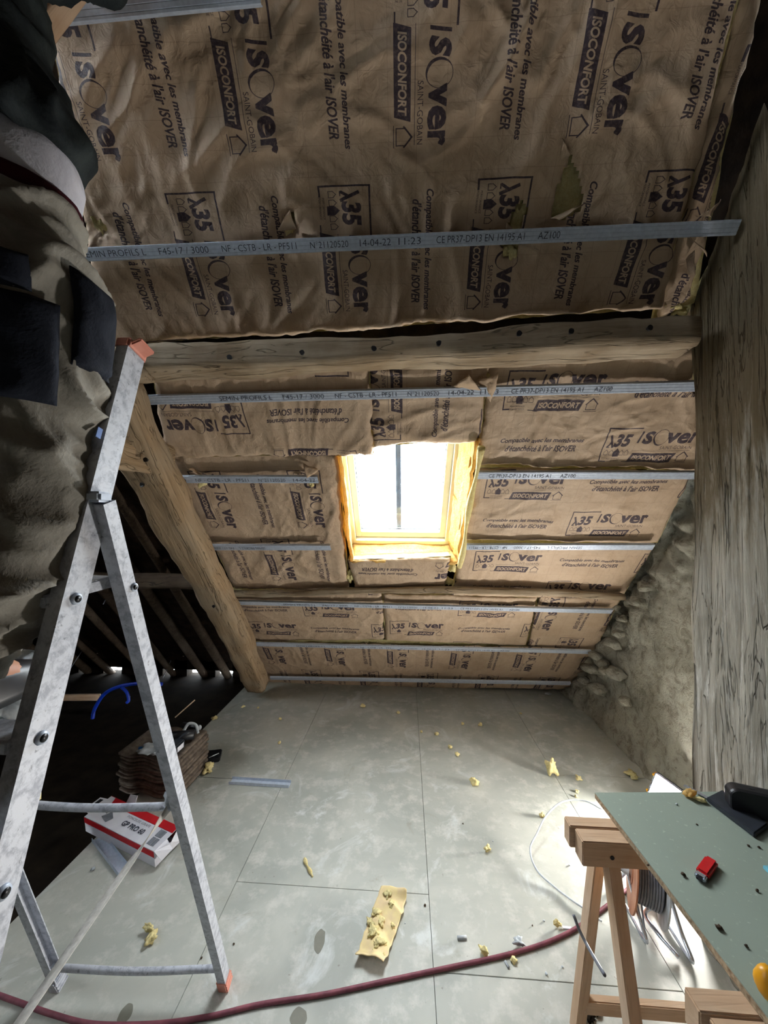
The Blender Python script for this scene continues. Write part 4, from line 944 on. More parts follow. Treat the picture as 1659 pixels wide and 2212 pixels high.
# pocket panels following the leg
def legpatch(name, z0, z1, a0, a1, mat, out=.012, rings=None, label=None, puff=.006):
    rings = rings or RLEG
    def at(z, ang):
        for (c0, ax, ay), (c1, bx, by) in zip(rings, rings[1:]):
            if (c0[2] - z) * (c1[2] - z) <= 0 and c0[2] != c1[2]:
                t_ = (z - c0[2]) / (c1[2] - c0[2]); c = Vector(c0).lerp(Vector(c1), t_); rx = ax + (bx - ax) * t_ + out; ry = ay + (by - ay) * t_ + out
                return Vector((c.x + rx * math.cos(ang), c.y + ry * math.sin(ang), z))
        return None
    v = []; f = []; n, m_ = 18, 14
    for j in range(n + 1):
        for i in range(m_ + 1):
            z = z0 + (z1 - z0) * j / n; a = a0 + (a1 - a0) * i / m_; p = at(z, a)
            e = math.sin(math.pi * i / m_) * math.sin(math.pi * j / n); d = Vector((math.cos(a), math.sin(a), 0))
            v.append(p + d * (puff * min(1, e * 3) + .005 * rdg(noise.noise(p * 14), 2.5) - (.008 if e < .05 else 0)))
    for j in range(n):
        for i in range(m_): k = j * (m_ + 1) + i; f.append((k, k + 1, k + m_ + 2, k + m_ + 1))
    o = pyobj(name, v, f, mat, per, True); o.modifiers.new('s', 'SOLIDIFY').thickness = .004
    if label: tag(o, label)
    return o
legpatch('thigh_pocket', 1.945, 2.125, R(-80), R(-28), 'panel', .022, label='navy black cargo pocket on the right thigh')
legpatch('side_pocket', 2.03, 2.21, R(-18), R(28), 'panel', .018, label='dark side pocket on the hip')
legpatch('hem_band', 2.13, 2.19, R(-150), R(-45), 'panel', .024, label='black reinforcement band below the seat')
o = legpatch('orange_tab', 2.262, 2.285, R(-72), R(-62), 'orange', .014, RLEG[:0] + [((-.79, .68, 2.25), .135, .13), ((-.80, .685, 2.33), .135, .13)], 'small orange tab on the back pocket')
# boots
for s_, X, Y in ((1, -.792, .60), (-1, -.985, .62)):
    bm = bmesh.new()
    loft(bm, [((X, Y, 1.44), .045, .05), ((X, Y, 1.50), .045, .048)]); loft(bm, [((X, Y + .05, 1.382), .045, .14), ((X, Y + .05, 1.40), .047, .142), ((X, Y + .045, 1.43), .043, .125), ((X, Y + .02, 1.46), .04, .07)])
    obj('boot', bm, 'black', per, True)

# ================================================================== WORK BOARD AND TRESTLES
TZ = .80
c0 = fl(1285, 1712, TZ); c1 = fl(1655, 2192, TZ)
BX0 = (c0.x + c1.x) / 2; BY1 = c0.y
bd = empty('work_board', (.97, .6, TZ - .02), 'green grey particle board lying across two trestles as a work table', 'table')
farR = fl(1659, 1694, TZ)
def boardpt(a, b, z):     # corners follow the photograph, slight skew
    return Vector((c0.x + (1.36 - c0.x) * a + (c1.x - c0.x) * (BY1 - b) / (BY1 - c1.y) * (1 - a), b + (farR.y - c0.y) / (farR.x - c0.x) * ((1.36 - c0.x) * a) * .6, z))
bm = bmesh.new(); tv = [boardpt(0, BY1, TZ), boardpt(1, BY1, TZ), boardpt(1, -.1, TZ), boardpt(0, -.1, TZ)]
vs = [bm.verts.new(p) for p in tv] + [bm.verts.new(p - Vector((0, 0, .003))) for p in tv]
for q in ((0, 1, 2, 3), (7, 6, 5, 4), (0, 4, 5, 1), (1, 5, 6, 2), (2, 6, 7, 3), (3, 7, 4, 0)): bm.faces.new([vs[i] for i in q])
obj('board_surface', bm, 'board', bd)
bm = bmesh.new(); vs = [bm.verts.new(p - Vector((0, 0, .003))) for p in tv] + [bm.verts.new(p - Vector((0, 0, .019))) for p in tv]
for q in ((0, 1, 2, 3), (7, 6, 5, 4), (0, 4, 5, 1), (1, 5, 6, 2), (2, 6, 7, 3), (3, 7, 4, 0)): bm.faces.new([vs[i] for i in q])
obj('board_core', bm, 'chip', bd)
def bar(name, a, b, w, h, up, m, parent, bev=.003):
    a = Vector(a); b = Vector(b); Bm = basis(b - a, up); bm = bmesh.new(); L = (b - a).length
    box(bm, (L / 2, 0, 0), (L, w, h), None, bev); o = obj(name, bm, m, parent); o.matrix_world = Matrix.Translation(a) @ Bm.to_4x4(); o['_m'] = 1; return o
def trestle(y0, xa, xb, label, yf, yn):
    r = empty('trestle', (xa, y0, 0), label, 'trestle')
    zt = TZ - .019
    bar('top_rail', (xa, y0 + .026, zt - .035), (xb, y0 + .026, zt - .035), .042, .068, (0, 0, 1), 'pine', r)
    bar('top_rail', (xa + .014, y0 - .024, zt - .040), (xb, y0 - .024, zt - .040), .052, .074, (0, 0, 1), 'pine', r)
    for x in (xa + .10, xb - .10):
        bar('leg', (x - .03 if x < (xa + xb) / 2 else x + .03, yf, 0), (x, y0 + .03, zt - .07), .045, .032, (1, 0, 0), 'pine', r)
        bar('leg', (x, yn, 0), (x + .01, y0 - .02, zt - .07), .05, .034, (1, 0, 0), 'pine', r)
    for (yy, zz) in ((yf - .03, .13), (yn + .03, .12)):
        bar('stretcher', (xa + .08, yy, zz), (xb - .08, yy, zz), .024, .045, (0, 0, 1), 'pine', r)
    for (dx) in (.10,):
        bm = bmesh.new(); cyl(bm, (xa + dx, y0 - .052, zt - .045), (xa + dx, y0 - .048, zt - .045), .006, n=12); obj('screw', bm, 'black', r)
    return r
tA = fl(1226, 1775, TZ - .019)
trestle(tA.y - .02, tA.x, 1.22, 'pale pine trestle under the far end of the green board', 1.36, .98)
tB = fl(1490, 2150, TZ - .019)
trestle(tB.y - .03, tB.x, 1.22, 'nearest pine trestle, only its top rails showing at the bottom right corner', .88, .48)

def onboard(px, py): return fl(px, py, TZ)
# lighter
p = onboard(1515, 1890); r = empty('lighter', p, 'small red lighter lying on the green board', 'lighter'); q = onboard(1543, 1860); d = (q - p).normalized()
a = onboard(1512, 1903); b = onboard(1538, 1866); d = (b - a).normalized(); Bm = basis(d, (0, 0, 1)); bm = bmesh.new(); L = (b - a).length
box(bm, a + d * (L * .60) + Vector((0, 0, .0085)), (L * .85, .028, .016), Bm, .005); obj('body', bm, 'red', r)
bm = bmesh.new(); box(bm, a + d * (L * .08) + Vector((0, 0, .0075)), (L * .2, .024, .013), Bm, .003); obj('metal_hood', bm, 'chrome', r)
bm = bmesh.new(); yv = Vector((-d.y, d.x, 0)); c = a - d * (L * .03) + Vector((0, 0, .008)); cyl(bm, c - yv * .006, c + yv * .006, .005, n=14); obj('spark_wheel', bm, 'black', r)
# dark blade/holder
P4 = [onboard(1526, 1732), onboard(1560, 1715), onboard(1659, 1790), onboard(1630, 1812)]
bm = bmesh.new(); vb = [bm.verts.new(p + Vector((0, 0, .001))) for p in P4]; vt = [bm.verts.new(p + Vector((0, 0, .016))) for p in P4]
bm.faces.new(vb[::-1]); bm.faces.new(vt)
for i in range(4): bm.faces.new((vb[i], vb[(i + 1) % 4], vt[(i + 1) % 4], vt[i]))
bmesh.ops.bevel(bm, geom=bm.edges[:], offset=.003, segments=2, affect='EDGES'); r = empty('saw_handle', onboard(1590, 1760), 'flat dark grey tool handle with thin blade lying on the green board', 'tool')
obj('handle', bm, 'darkgrey', r)
A_ = onboard(1478, 1700); B_ = onboard(1530, 1728); n_ = 14; v = []; f = []; yv = Vector(((B_ - A_).y, -(B_ - A_).x, 0)).normalized()
for i in range(n_ + 1):
    p = A_.lerp(B_, i / n_) + Vector((0, 0, .006)); v += [p + yv * (.006 + .003 * (i % 2)), p - yv * .007]
    if i: f.append((2 * i - 2, 2 * i - 1, 2 * i + 1, 2 * i))
o = pyobj('blade', v, f, 'chrome', r); o.modifiers.new('s', 'SOLIDIFY').thickness = .0012
# black case
P = onboard(1640, 1745); r = empty('black_case', P, 'thick black rounded case standing at the right edge of the green board', 'case')
a = onboard(1575, 1755); b = onboard(1720, 1790); Bm = basis((b - a), (0, 0, 1)); bm = bmesh.new()
L = (b - a).length; cc_ = a + (b - a) * .55 + Vector((0, .02, .041)); out_ = []
for (sx, sz, a0) in ((1, 1, 0), (-1, 1, 90), (-1, -1, 180), (1, -1, 270)):
    for k in range(9): an = R(a0 + k * 90 / 8); out_.append((sx * (L / 2 - .026) + .026 * math.cos(an), sz * (.040 - .026) + .026 * math.sin(an)))
rings_ = [[bm.verts.new(cc_ + Bm @ Vector((x * k, yy, z * (k if k > .99 else k * .97)))) for x, z in out_] for yy, k in ((-.024, .95), (-.020, .985), (-.014, 1.), (.014, 1.), (.020, .985), (.024, .95))]
for ra, rb_ in zip(rings_, rings_[1:]):
    for k in range(len(ra)): bm.faces.new((ra[k], ra[(k + 1) % len(ra)], rb_[(k + 1) % len(ra)], rb_[k]))
bm.faces.new(rings_[0][::-1]); bm.faces.new(rings_[-1]); obj('case_body', bm, 'black', r)
bm = bmesh.new(); box(bm, a + (b - a) * .45 + Vector((0, .02, .079)), (.018, .008, .006), Bm, .002); obj('button', bm, 'darkgrey', r)
o = lump('wool_scrap', onboard(1490, 1722) , (.020, .013, .010), 'amber', 14, None, 3, .5, .5); tag(o, 'brown tinged tuft of glass wool on the green board beside the blade', 'scrap')
o = lump('wool_scrap', onboard(1512, 1732), (.018, .008, .006), 'wool', 15, None, 3, .5, -.6); tag(o, 'pale tuft of glass wool touching the dark tool handle', 'scrap')
o = lump('yellow_knob', onboard(1662, 2158), (.022, .022, .030), 'yellow', 2, None, 3, .1); tag(o, 'yellow rounded object cut by the right edge near the bottom of the board', 'tool')
bm = bmesh.new(); box(bm, onboard(1657, 1886) + Vector((.01, 0, .006)), (.022, .026, .011), None, .003); tag(obj('blue_clip', bm, simple('pale blue plastic', srgb(120, 190, 210))), 'pale blue plastic clip at the right edge of the green board', 'clip')
for i, (x, y, s) in enumerate([(1477, 1892, .006), (1554, 2007, .007), (1640, 1742 + 90, .004), (1617, 1828, .004), (1462, 1739, .004), (1400, 1870, .003), (1636, 1926, .004), (1612, 2046, .004), (1505, 1782, .003)]):
    o = lump('crumb', onboard(x, y), (s, s * .8, s * .6), 'darkwood' if i != 4 else 'rag', i, None, 2, .4); tag(o, 'tiny dark crumb of debris on the green board' if i != 4 else 'tiny pale plaster crumb on the green board', 'crumb', 'crumbs on the green board' if i != 4 else None)

# ================================================================== FLOODLIGHT
lp = Vector((1.49, 2.16, .0)); c = atx(1424, 1694, 1.45)
lr = empty('floodlight', (c.x, c.y, 0), 'lit white work floodlight with yellow handle on the floor behind the green board', 'lamp')
nrm = Vector((-.74, -.56, .32)).normalized(); e1 = nrm.cross(Vector((0, 0, 1))).normalized(); e2 = nrm.cross(e1).normalized() * -1
th_ = R(13); g1 = e1 * math.cos(th_) + e2 * math.sin(th_); g2 = -e1 * math.sin(th_) + e2 * math.cos(th_)
Bm = Matrix((g1, g2, nrm)).transposed(); C0 = atx(1418, 1673, 1.49) - g1 * .09 - g2 * .065
bm = bmesh.new(); box(bm, C0 - nrm * .022, (.20, .15, .04), Bm, .006); hs = obj('housing', bm, 'darkgrey', lr)
bm = bmesh.new(); box(bm, C0 + nrm * .002, (.18, .13, .006), Bm, .001); obj('diffuser', bm, 'lamp', hs)
hp_ = [C0 + g1 * .105 - nrm * .02 + g2 * .05, C0 + g1 * .11 - nrm * .07 + g2 * .05, C0 + g1 * .11 - nrm * .09, C0 + g1 * .105 - nrm * .07 - g2 * .05, C0 + g1 * .105 - nrm * .02 - g2 * .05]
tube('handle', hp_, .009, 'yellow', lr)
for s_ in (-1, 1): tube('stand', [C0 + g1 * .09 * s_ - nrm * .03, Vector((C0.x + .10 * s_ * .6, C0.y + .07, .012)), Vector((C0.x + .10 * s_ * .6 + .0, C0.y - .06, .012))], .007, 'black', lr, 8, 4)

# ================================================================== CABLE REEL
rp = fl(1450, 2045); rc = Vector((rp.x - .03, rp.y + .10, .175)); rr = empty('cable_reel', (rc.x, rc.y, 0), 'cable reel with brown disc and tubular steel stand under the green board', 'reel')
ax = Vector((1, -.45, -.12)).normalized()
def disc(name, cc, rad, m, th=.006, n=40):
    bm = bmesh.new(); cyl(bm, cc - ax * th / 2, cc + ax * th / 2, rad, n=n); cyl(bm, cc - ax * th, cc + ax * th, rad * .3, n=24); o = obj(name, bm, m, rr); return o
disc('side_disc', rc - ax * .055, .145, 'rust'); disc('side_disc', rc + ax * .055, .145, 'rag')
bm = bmesh.new(); cyl(bm, rc - ax * .05, rc + ax * .05, .08, n=30); obj('drum', bm, 'darkgrey', rr)
for k in range(9):
    cc = rc + ax * (-.040 + k * .0100); u_ = ax.orthogonal().normalized(); w_ = ax.cross(u_)
    tube('cable_turn', [cc + (u_ * math.cos(a) + w_ * math.sin(a)) * .092 for a in np.linspace(0, 2 * math.pi, 25)], .0052, 'cabledark', rr, 6, 0)
for s_ in (-1, 1):
    b_ = rc + ax * .075 * s_
    tube('stand_tube', [b_, b_ + Vector((-.0, -.07, -.10)), Vector((b_.x, b_.y - .13, .012)), Vector((b_.x, b_.y - .02, .012)), Vector((b_.x, b_.y + .11, .012)), b_ + Vector((0, .06, -.09)), b_], .008, 'chrome', rr, 10, 6)
tA1 = fl(1395, 1972, .012); tA2 = fl(1466, 2068, .012); tube('stand_tube', [fl(1432, 1966, .07), fl(1404, 1962, .06), fl(1394, 1978, .035), fl(1420, 2015, .03), tA2], .008, 'chrome', rr, 10, 8)
tube('hanging_flex', [rc + Vector((-.04, -.03, .0)), rc + Vector((-.05, -.04, -.06)), rc + Vector((-.045, -.05, -.165))], .004, 'cabledark', rr, 8, 6)
bm = bmesh.new(); cyl(bm, rc - ax * .07, rc - ax * .10, .02, .014, 18); obj('hub', bm, 'rag', rr)

# ================================================================== CABLES AND HOSE
P = [(-30, 2140), (40, 2165), (110, 2190), (200, 2212), (330, 2212), (450, 2196), (560, 2170), (700, 2148), (830, 2120), (960, 2092), (1080, 2066), (1170, 2040), (1240, 2008), (1300, 1965), (1345, 1930), (1385, 1895)]
o = tube('air_hose', [fl(*p, .0075) for p in P], .0075, 'hose', None, 10, 8); tag(o, 'long dusty purple red hose curving across the bottom of the floor', 'hose')
P = [(1100, 2074), (1170, 2052), (1230, 2022)]
P = [(1300, 1748), (1262, 1730), (1215, 1732), (1180, 1762), (1160, 1800), (1145, 1835), (1160, 1880), (1200, 1918), (1240, 1948), (1258, 1960), (1300, 1990)]
Z = [.10, .10, .09, .07, .05, .03, .02, .008, .01, .01, .01]
o = tube('power_cable', [fl(*p, z) for p, z in zip(P, Z)], .0042, 'cable', None, 8, 10); tag(o, 'pale grey power cable looping over the floor left of the trestle', 'cable')
P = [(1239, 1976, 1.22), (1252, 2010, 1.2), (1270, 2045, 1.17), (1290, 2080, 1.10), (1306, 2106, 1.05)]
o = tube('power_cable', [aty(a, b, c) for a, b, c in P], .0045, 'cabledark', None, 8, 6); tag(o, 'dark grey cable hanging across the legs of the far trestle', 'cable')

# ================================================================== THINGS ON THE FLOOR
def scrap(px, py, s, label, seed, m='wool', el=1., rot=0, group=None, flat=.7):
    o = lump('wool_scrap', fl(px, py), (s, s * el, s * flat), m, seed, None, 3, .6, rot); return tag(o, label, 'scrap', group)
scrap(1192, 1676, .032, 'biggest yellow wool tuft on the floor, toward the stone wall', 1, el=.8, flat=1.5)
scrap(1025, 1694, .024, 'round yellow wool tuft left of the biggest tuft', 2)
scrap(1250, 1684, .018, 'small tan wool tuft right of the biggest tuft', 3)
scrap(1365, 1680, .030, 'flat spiky yellow wool tuft in front of the lit floodlight', 4, el=1.3, flat=.5)
scrap(1172, 1765, .013, 'small bright yellow wool ball inside the cable loop', 5, flat=.9)
scrap(450, 1668, .030, 'yellow wool tuft beside the stack of roof tiles', 6, rot=.5)
scrap(1052, 1840, .018, 'curled cream wool scrap in the middle right of the floor', 7, el=.5, rot=.6)
scrap(320, 2015, .020, 'cream wool scrap behind the ladder rear bar, left one', 8, el=.5, rot=-.2)
scrap(328, 2032, .016, 'cream wool scrap behind the ladder rear bar, right one', 9, el=1.5)
scrap(1045, 2062, .016, 'curled yellow wool scrap just behind the purple hose', 10, el=.6, rot=-.6)
scrap(1376, 1938, .030, 'long yellow wool scrap under the green board beside the reel', 11, el=.45, rot=-.7, flat=.4)
scrap(1203, 2003, .014, 'small cream wool scrap left of the far trestle foot', 12, el=.6)
scrap(1110, 2078, .010, 'pale crumb of wool against the front of the hose', 13)
scrap(783, 1529, .020, 'widest wool scrap in the far dim part of the floor', 14, el=.6)
scrap(463, 1555, .018, 'yellow wool scrap near the left floor edge close to the rafter foot', 15, el=1.3)
scrap(525, 1529, .014, 'thin yellow wool scrap nearest the rafter foot', 16, el=.5, rot=.6)
o = lump('pale_scrap', fl(1184, 1500), (.035, .025, .008), 'rag', 31, None, 3, .2); tag(o, 'pale round scrap lying at the far right foot of the roof', 'scrap')
for i, (x, y, s) in enumerate([(860, 1541, .011), (605, 1556, .009), (604, 1607, .008), (1000, 1566, .010), (1037, 1569, .012), (944, 1588, .010), (972, 1617, .012), (987, 1633, .012), (910, 1583, .007), (1125, 1543, .007), (1247, 1712, .008), (1245, 1722, .006), (558, 1530, .006)]):
    scrap(x, y, s * 1.3, 'small yellow wool crumb on the far half of the floor', 60 + i, group='small wool crumbs on the far floor')
for i, (x, y, s) in enumerate([(918, 1957, .005), (1175, 1990, .004), (1180, 2105, .006), (505, 2040, .004), (1065, 1818, .004), (750, 1690, .003), (1000, 1780, .004), (1230, 1870, .004), (875, 1995, .003), (435, 2070, .004), (200, 1880, .010), (60, 1950, .005), (1150, 2000, .003), (1215, 2090, .004)]):
    o = lump('dust_crumb', fl(x, y), (s, s, s * .6), 'rag' if i % 3 else 'darkwood', 90 + i, None, 2, .4); tag(o, 'tiny crumb of building dust on the near floor', 'crumb', 'dust crumbs on the near floor')
o = tube('wool_strand', [fl(658, 1855, .006), fl(663, 1868, .010), fl(670, 1882, .006), fl(675, 1893, .006)], lambda k: .007 + .003 * math.sin(k * 12), 'wool', None, 8, 6); tag(o, 'long thin yellow wool strand lying alone in the middle of the floor', 'scrap')
o = tube('paper_roll', [fl(988, 2026, .006), fl(1008, 2025, .006)], .007, 'rag', None, 10, 2); tag(o, 'tiny pale rolled paper bit right of the paper faced offcut', 'scrap')
o = tube('cigarette_butt', [fl(1091, 2076, .004), fl(1099, 2090, .004)], .0045, 'rag', None, 10, 2); tag(o, 'cigarette butt lying just below the purple hose', 'butt')
o = lump('hose_dirt', fl(1120, 2042), (.018, .015, .008), 'rag', 51, None, 3, .7); tag(o, 'lump of pale pinkish debris just behind the hose', 'scrap')
bm = bmesh.new(); a, b = fl(1215, 2003, .004), fl(1235, 2005, .004); box(bm, (a + b) / 2, ((b - a).length, .010, .004), basis(b - a, (0, 0, 1))); tag(obj('paper_bit', bm, 'card'), 'small white paper bit beside the cream scrap at the trestle foot', 'scrap')
# dark debris under the trestle
for i, (x, y, s) in enumerate([(1258, 2168, .014), (1290, 2190, .012), (1275, 2200, .016), (1300, 2172, .010), (1262, 2196, .012)]):
    o = lump('dirt_clump', fl(x, y), (s, s, s * .5), 'oldfloor', 120 + i, None, 3, .7); tag(o, 'black clump of dirt around the far trestle foot', 'dirt', 'dirt clumps at the trestle foot')
for i, (x, y, rx, ry) in enumerate([(690, 2032, .022, .045), (645, 2198, .030, .028), (272, 2188, .022, .026), (497, 1990, .0, 0)]):
    if rx == 0: continue
    c = fl(x, y, .0006); v = [c + Vector((rx * 1.0 * math.cos(a) * (1 + .35 * noise.noise(Vector((math.cos(a), math.sin(a), i * 3.)))), ry * math.sin(a) * (1 + .35 * noise.noise(Vector((math.sin(a), math.cos(a), i * 5.)))), 0)) for a in np.linspace(0, 2 * math.pi, 28)[:-1]]
    v2 = v + [p - Vector((0, 0, .001)) for p in v]; n = len(v)
    o = pyobj('damp_patch', v2, [tuple(range(n)), tuple(range(2 * n - 1, n - 1, -1))] + [(k, n + k, n + (k + 1) % n, (k + 1) % n) for k in range(n)], 'stain'); o.parent = bpy.data.objects['floor']

# paper faced offcut in the middle
def offcut():
    TL, TR, BR, BL = fl(822, 1925), fl(882, 1942), fl(828, 2098), fl(768, 2078); tip = fl(836, 1905)
    nx, ny = 18, 46; v = []; f = []
    for j in range(ny + 1):
        for i in range(nx + 1):
            a, b = i / nx, j / ny; p = BL.lerp(BR, a).lerp(TL.lerp(TR, a), b)
            e = min(a, 1 - a, b, 1 - b)
            if b > .8: p = p.lerp(tip.lerp(p, .6), max(0, b - .8) * 5 * (1 - abs(a - .35)) * .5)
            p = p + Vector((noise.noise(p * 35), noise.noise(p * 35 + Vector((5, 0, 0))), 0)) * .006 * (1 if e < .06 else 0)
            h = .012 + .012 * rdg(noise.noise(p * 9), 2.5) + .005 * noise.noise(p * 25) + (.022 * max(0, 1 - b * 7)) + (.028 * max(0, (b - .9)) * 8 * a)
            v.append(Vector((p.x, p.y, h)))
    for j in range(ny):
        for i in range(nx): k = j * (nx + 1) + i; f.append((k, k + 1, k + nx + 2, k + nx + 1))
    r = empty('insulation_offcut', (BL + TR) / 2, 'long torn kraft paper strip with yellow wool stuck on it, middle of the near floor', 'offcut')
    o = pyobj('paper_strip', v, f, simple('pale kraft strip', srgb(214, 190, 150), srgb(226, 206, 150), 25, .7, 0, .3), r, True); s = o.modifiers.new('s', 'SOLIDIFY'); s.thickness = .003; s.offset = -1
    for i, (x, y, s_, el) in enumerate([(812, 1975, .018, .7), (806, 2020, .022, .8), (822, 1990, .014, 1.4), (818, 2040, .018, .9), (812, 2062, .012, 1.3), (838, 1935, .022, .6), (845, 1955, .014, .8), (800, 1995, .012, 1.5), (826, 2068, .012, .8), (848, 2000, .010, .8)]):
        lump('wool_tuft', fl(x, y, .014), (s_, s_ * el, s_ * .32), 'wool', 200 + i, r, 3, .7, rnd.random() * 2)
offcut()
def channel(name, a, b, w, h, label, m='steel'):
    a = Vector(a); b = Vector(b); Bm = basis(b - a, (0, 0, 1)); L = (b - a).length; th = .0012
    sec = [(-w / 2, h), (-w / 2, 0), (w / 2, 0), (w / 2, h)]; v = []; f = []
    for x in (0, L):
        for (y, z) in sec: v.append((x, y, z))
    f = [(0, 1, 5, 4), (1, 2, 6, 5), (2, 3, 7, 6)]
    o = pyobj(name, v, f, m); o.modifiers.new('s', 'SOLIDIFY').thickness = th; o.matrix_world = Matrix.Translation(a + Vector((0, 0, .001))) @ Bm.to_4x4(); o['_m'] = 1; return tag(o, label, 'profile')
channel('steel_offcut', fl(498, 1689), fl(626, 1697), .05, .018, 'short piece of steel channel lying on the floor left of centre')
channel('steel_offcut', fl(210, 1812), fl(268, 1886), .05, .02, 'dark steel channel offcut lying under the red and white box')

# red and white tool box (cardboard)
def cardbox():
    h = .085
    A = fl(182, 1764, h + .012); B = fl(329, 1838, h + .004); D = fl(222, 1720, h + .03); C = fl(363, 1777, h + .02)
    d = (B - A); L = d.length * 1.02; d.normalize(); yv = ((D - A) + (C - B)); w = yv.length / 2; yv = (yv - d * yv.dot(d)).normalized(); zv = d.cross(yv)
    root = empty('cardboard_box', fl(260, 1830), 'open red and white cardboard tool box behind the ladder bar', 'box')
    T = Matrix.Translation(A - zv * h) @ Matrix((d, yv, zv)).transposed().to_4x4()
    zl = min((T @ Vector(q)).z for q in ((0, 0, 0), (L, 0, 0), (L, w, 0), (0, w, 0))); T = Matrix.Translation((0, 0, .004 - zl)) @ T
    def pan(name, pts, m, th=.002):
        o = pyobj(name, [T @ Vector(p) for p in pts], [tuple(range(len(pts)))], m, root); s = o.modifiers.new('s', 'SOLIDIFY'); s.thickness = th; return o
    pan('bottom_panel', [(0, 0, 0), (L, 0, 0), (L, w, 0), (0, w, 0)], 'card')
    pan('top_panel', [(0, 0, h), (L, 0, h), (L, w, h), (0, w, h)], 'card')
    pan('front_panel', [(0, 0, 0), (L, 0, 0), (L, 0, h), (0, 0, h)], 'card')
    pan('back_panel', [(0, w, 0), (L, w, 0), (L, w, h), (0, w, h)], 'cardred')
    pan('end_panel', [(L, 0, 0), (L + .006, w * .5, h * .1), (L, w, 0), (L, w, h), (L + .03, w * .5, h * .9), (L, 0, h)], 'card')
    pan('end_flap', [(L, 0, h), (L, w * .5, h), (L + .045, w * .45, h * .62), (L + .035, .01, h * .45)], 'card')
    pan('hanger_tab', [(0, .02, h), (0, w - .02, h), (-.05, w - .03, h + .002), (-.05, .03, h + .002)], 'card')
    pan('hanger_slot', [(-.014, .035, h + .003), (-.014, w - .035, h + .003), (-.036, w - .038, h + .0045), (-.036, .038, h + .0045)], 'black', .001)
    pan('red_band', [(.06, w * .72, h + .0022), (L, w * .72, h + .0022), (L, w, h + .0022), (.04, w, h + .0022)], 'cardred', .001)
    pan('red_stripe', [(0, -.0022, h * .62), (L, -.0022, h * .62), (L, -.0022, h * .98), (0, -.0022, h * .98)], 'cardred', .001)
    pan('picture', [(.09, .035, h + .0024), (.15, .02, h + .0024), (.165, .05, h + .0024), (.12, .075, h + .0024)], 'cardgrey', .0008)
    pan('picture', [(.075, .06, h + .0024), (.10, .055, h + .0024), (.10, .085, h + .0024), (.08, .085, h + .0024)], 'cardgrey', .0008)
    pan('picture', [(L - .075, w * .42, h + .0024), (L - .03, w * .42, h + .0024), (L - .03, w * .68, h + .0024), (L - .075, w * .68, h + .0024)], 'cardgrey', .0008)
    for k in range(2): pan('picture', [(L - .075 + k * .025, w * .12, h + .0024), (L - .053 + k * .025, w * .12, h + .0024), (L - .053 + k * .025, w * .38, h + .0024), (L - .075 + k * .025, w * .38, h + .0024)], 'cardgrey', .0008)
    q1 = ptext('printed_text', 'GP PRO 60', T @ Matrix.Translation((L * .44, w * .26, h + .0032)), L * .30, w * .20, 'ink', root, .02)
    q1['kind'] = 'stuff'; q2 = ptext('printed_text', 'PONCEUSE GIRAFE', T @ Matrix.Translation((L * .42, w * .56, h + .0032)), L * .32, w * .09, 'cardgrey', root, .01)
    q2['kind'] = 'stuff'
    pan('lid_flap', [(.13, w, h), (.20, w, h), (.205, w + .02, h + .05), (.15, w + .015, h + .045)], 'card')
    return root
cardbox()
# stack of roof tiles
sr = empty('tile_stack', (-1.62, 2.6, 0), None, None)
EMPT.remove(sr); bpy.data.objects.remove(sr)
c = fl(402, 1705); c2 = fl(430, 1668); dv = (c2 - c).normalized(); 
base = Vector((-1.41, 2.27, 0)); lx = Vector((-1, .12, 0)).normalized(); ly = Vector((.05, 1, 0)).normalized()
for i in range(12):
    bm = bmesh.new(); nx, ny = 22, 2; off_ = lx * rnd.uniform(-.012, .012) + ly * rnd.uniform(-.014, .014); z0 = .0 + i * .0195
    verts = []
    for lay in (0, 1):
        for j in range(ny + 1):
            for k in range(nx + 1):
                a = k / nx; b = j / ny; wv = .010 * math.sin(a * 4 * math.pi + .6)
                verts.append(bm.verts.new(base + off_ + lx * (.42 * a) + ly * (.33 * b) + Vector((0, 0, z0 + .014 + wv * 1.0 + (.0145 if lay else 0) - .0))))
    K = (nx + 1) * (ny + 1)
    for j in range(ny):
        for k in range(nx):
            q = j * (nx + 1) + k; bm.faces.new([verts[x] for x in (q, q + 1, q + nx + 2, q + nx + 1)]); bm.faces.new([verts[K + x] for x in (q, q + nx + 1, q + nx + 2, q + 1)])
    rim = [k for k in range(nx + 1)] + [j * (nx + 1) + nx for j in range(1, ny + 1)] + [ny * (nx + 1) + k for k in range(nx - 1, -1, -1)] + [j * (nx + 1) for j in range(ny - 1, 0, -1)]
    for a, b in zip(rim, rim[1:] + rim[:1]): bm.faces.new([verts[x] for x in (a, K + a, K + b, b)])
    o = obj('roof_tile', bm, 'slate', None, True); tag(o, 'wavy brown grey roof tile in the stack behind the ladder' if i < 11 else 'topmost wavy roof tile of the stack, carrying the tools', 'tile', 'roof tiles stacked behind the ladder')
topz = 12 * .0195 + .030
def ont(a, b, z=0): return base + lx * a + ly * b + Vector((0, 0, topz + z))
r = empty('cordless_tool', ont(.14, .14), 'dark cordless power tool lying on the stack of roof tiles', 'tool')
bm = bmesh.new(); cyl(bm, ont(.02, .20, .035), ont(.20, .12, .035), .030, .034, 20); obj('motor_housing', bm, 'black', r, True)
bm = bmesh.new(); box(bm, ont(.06, .06, .028), (.10, .07, .055), basis(ly, (0, 0, 1)), .008); bt = obj('battery', bm, 'darkgrey', r)
bm = bmesh.new(); box(bm, ont(.022, .06, .03), (.06, .002, .03), basis(ly, (0, 0, 1))); tag(obj('battery_label', bm, 'card', bt), 'pale label on the battery')
bm = bmesh.new(); box(bm, ont(.12, .08, .02), (.12, .035, .035), basis(lx + ly * .4, (0, 0, 1)), .01); obj('grip', bm, 'black', r)
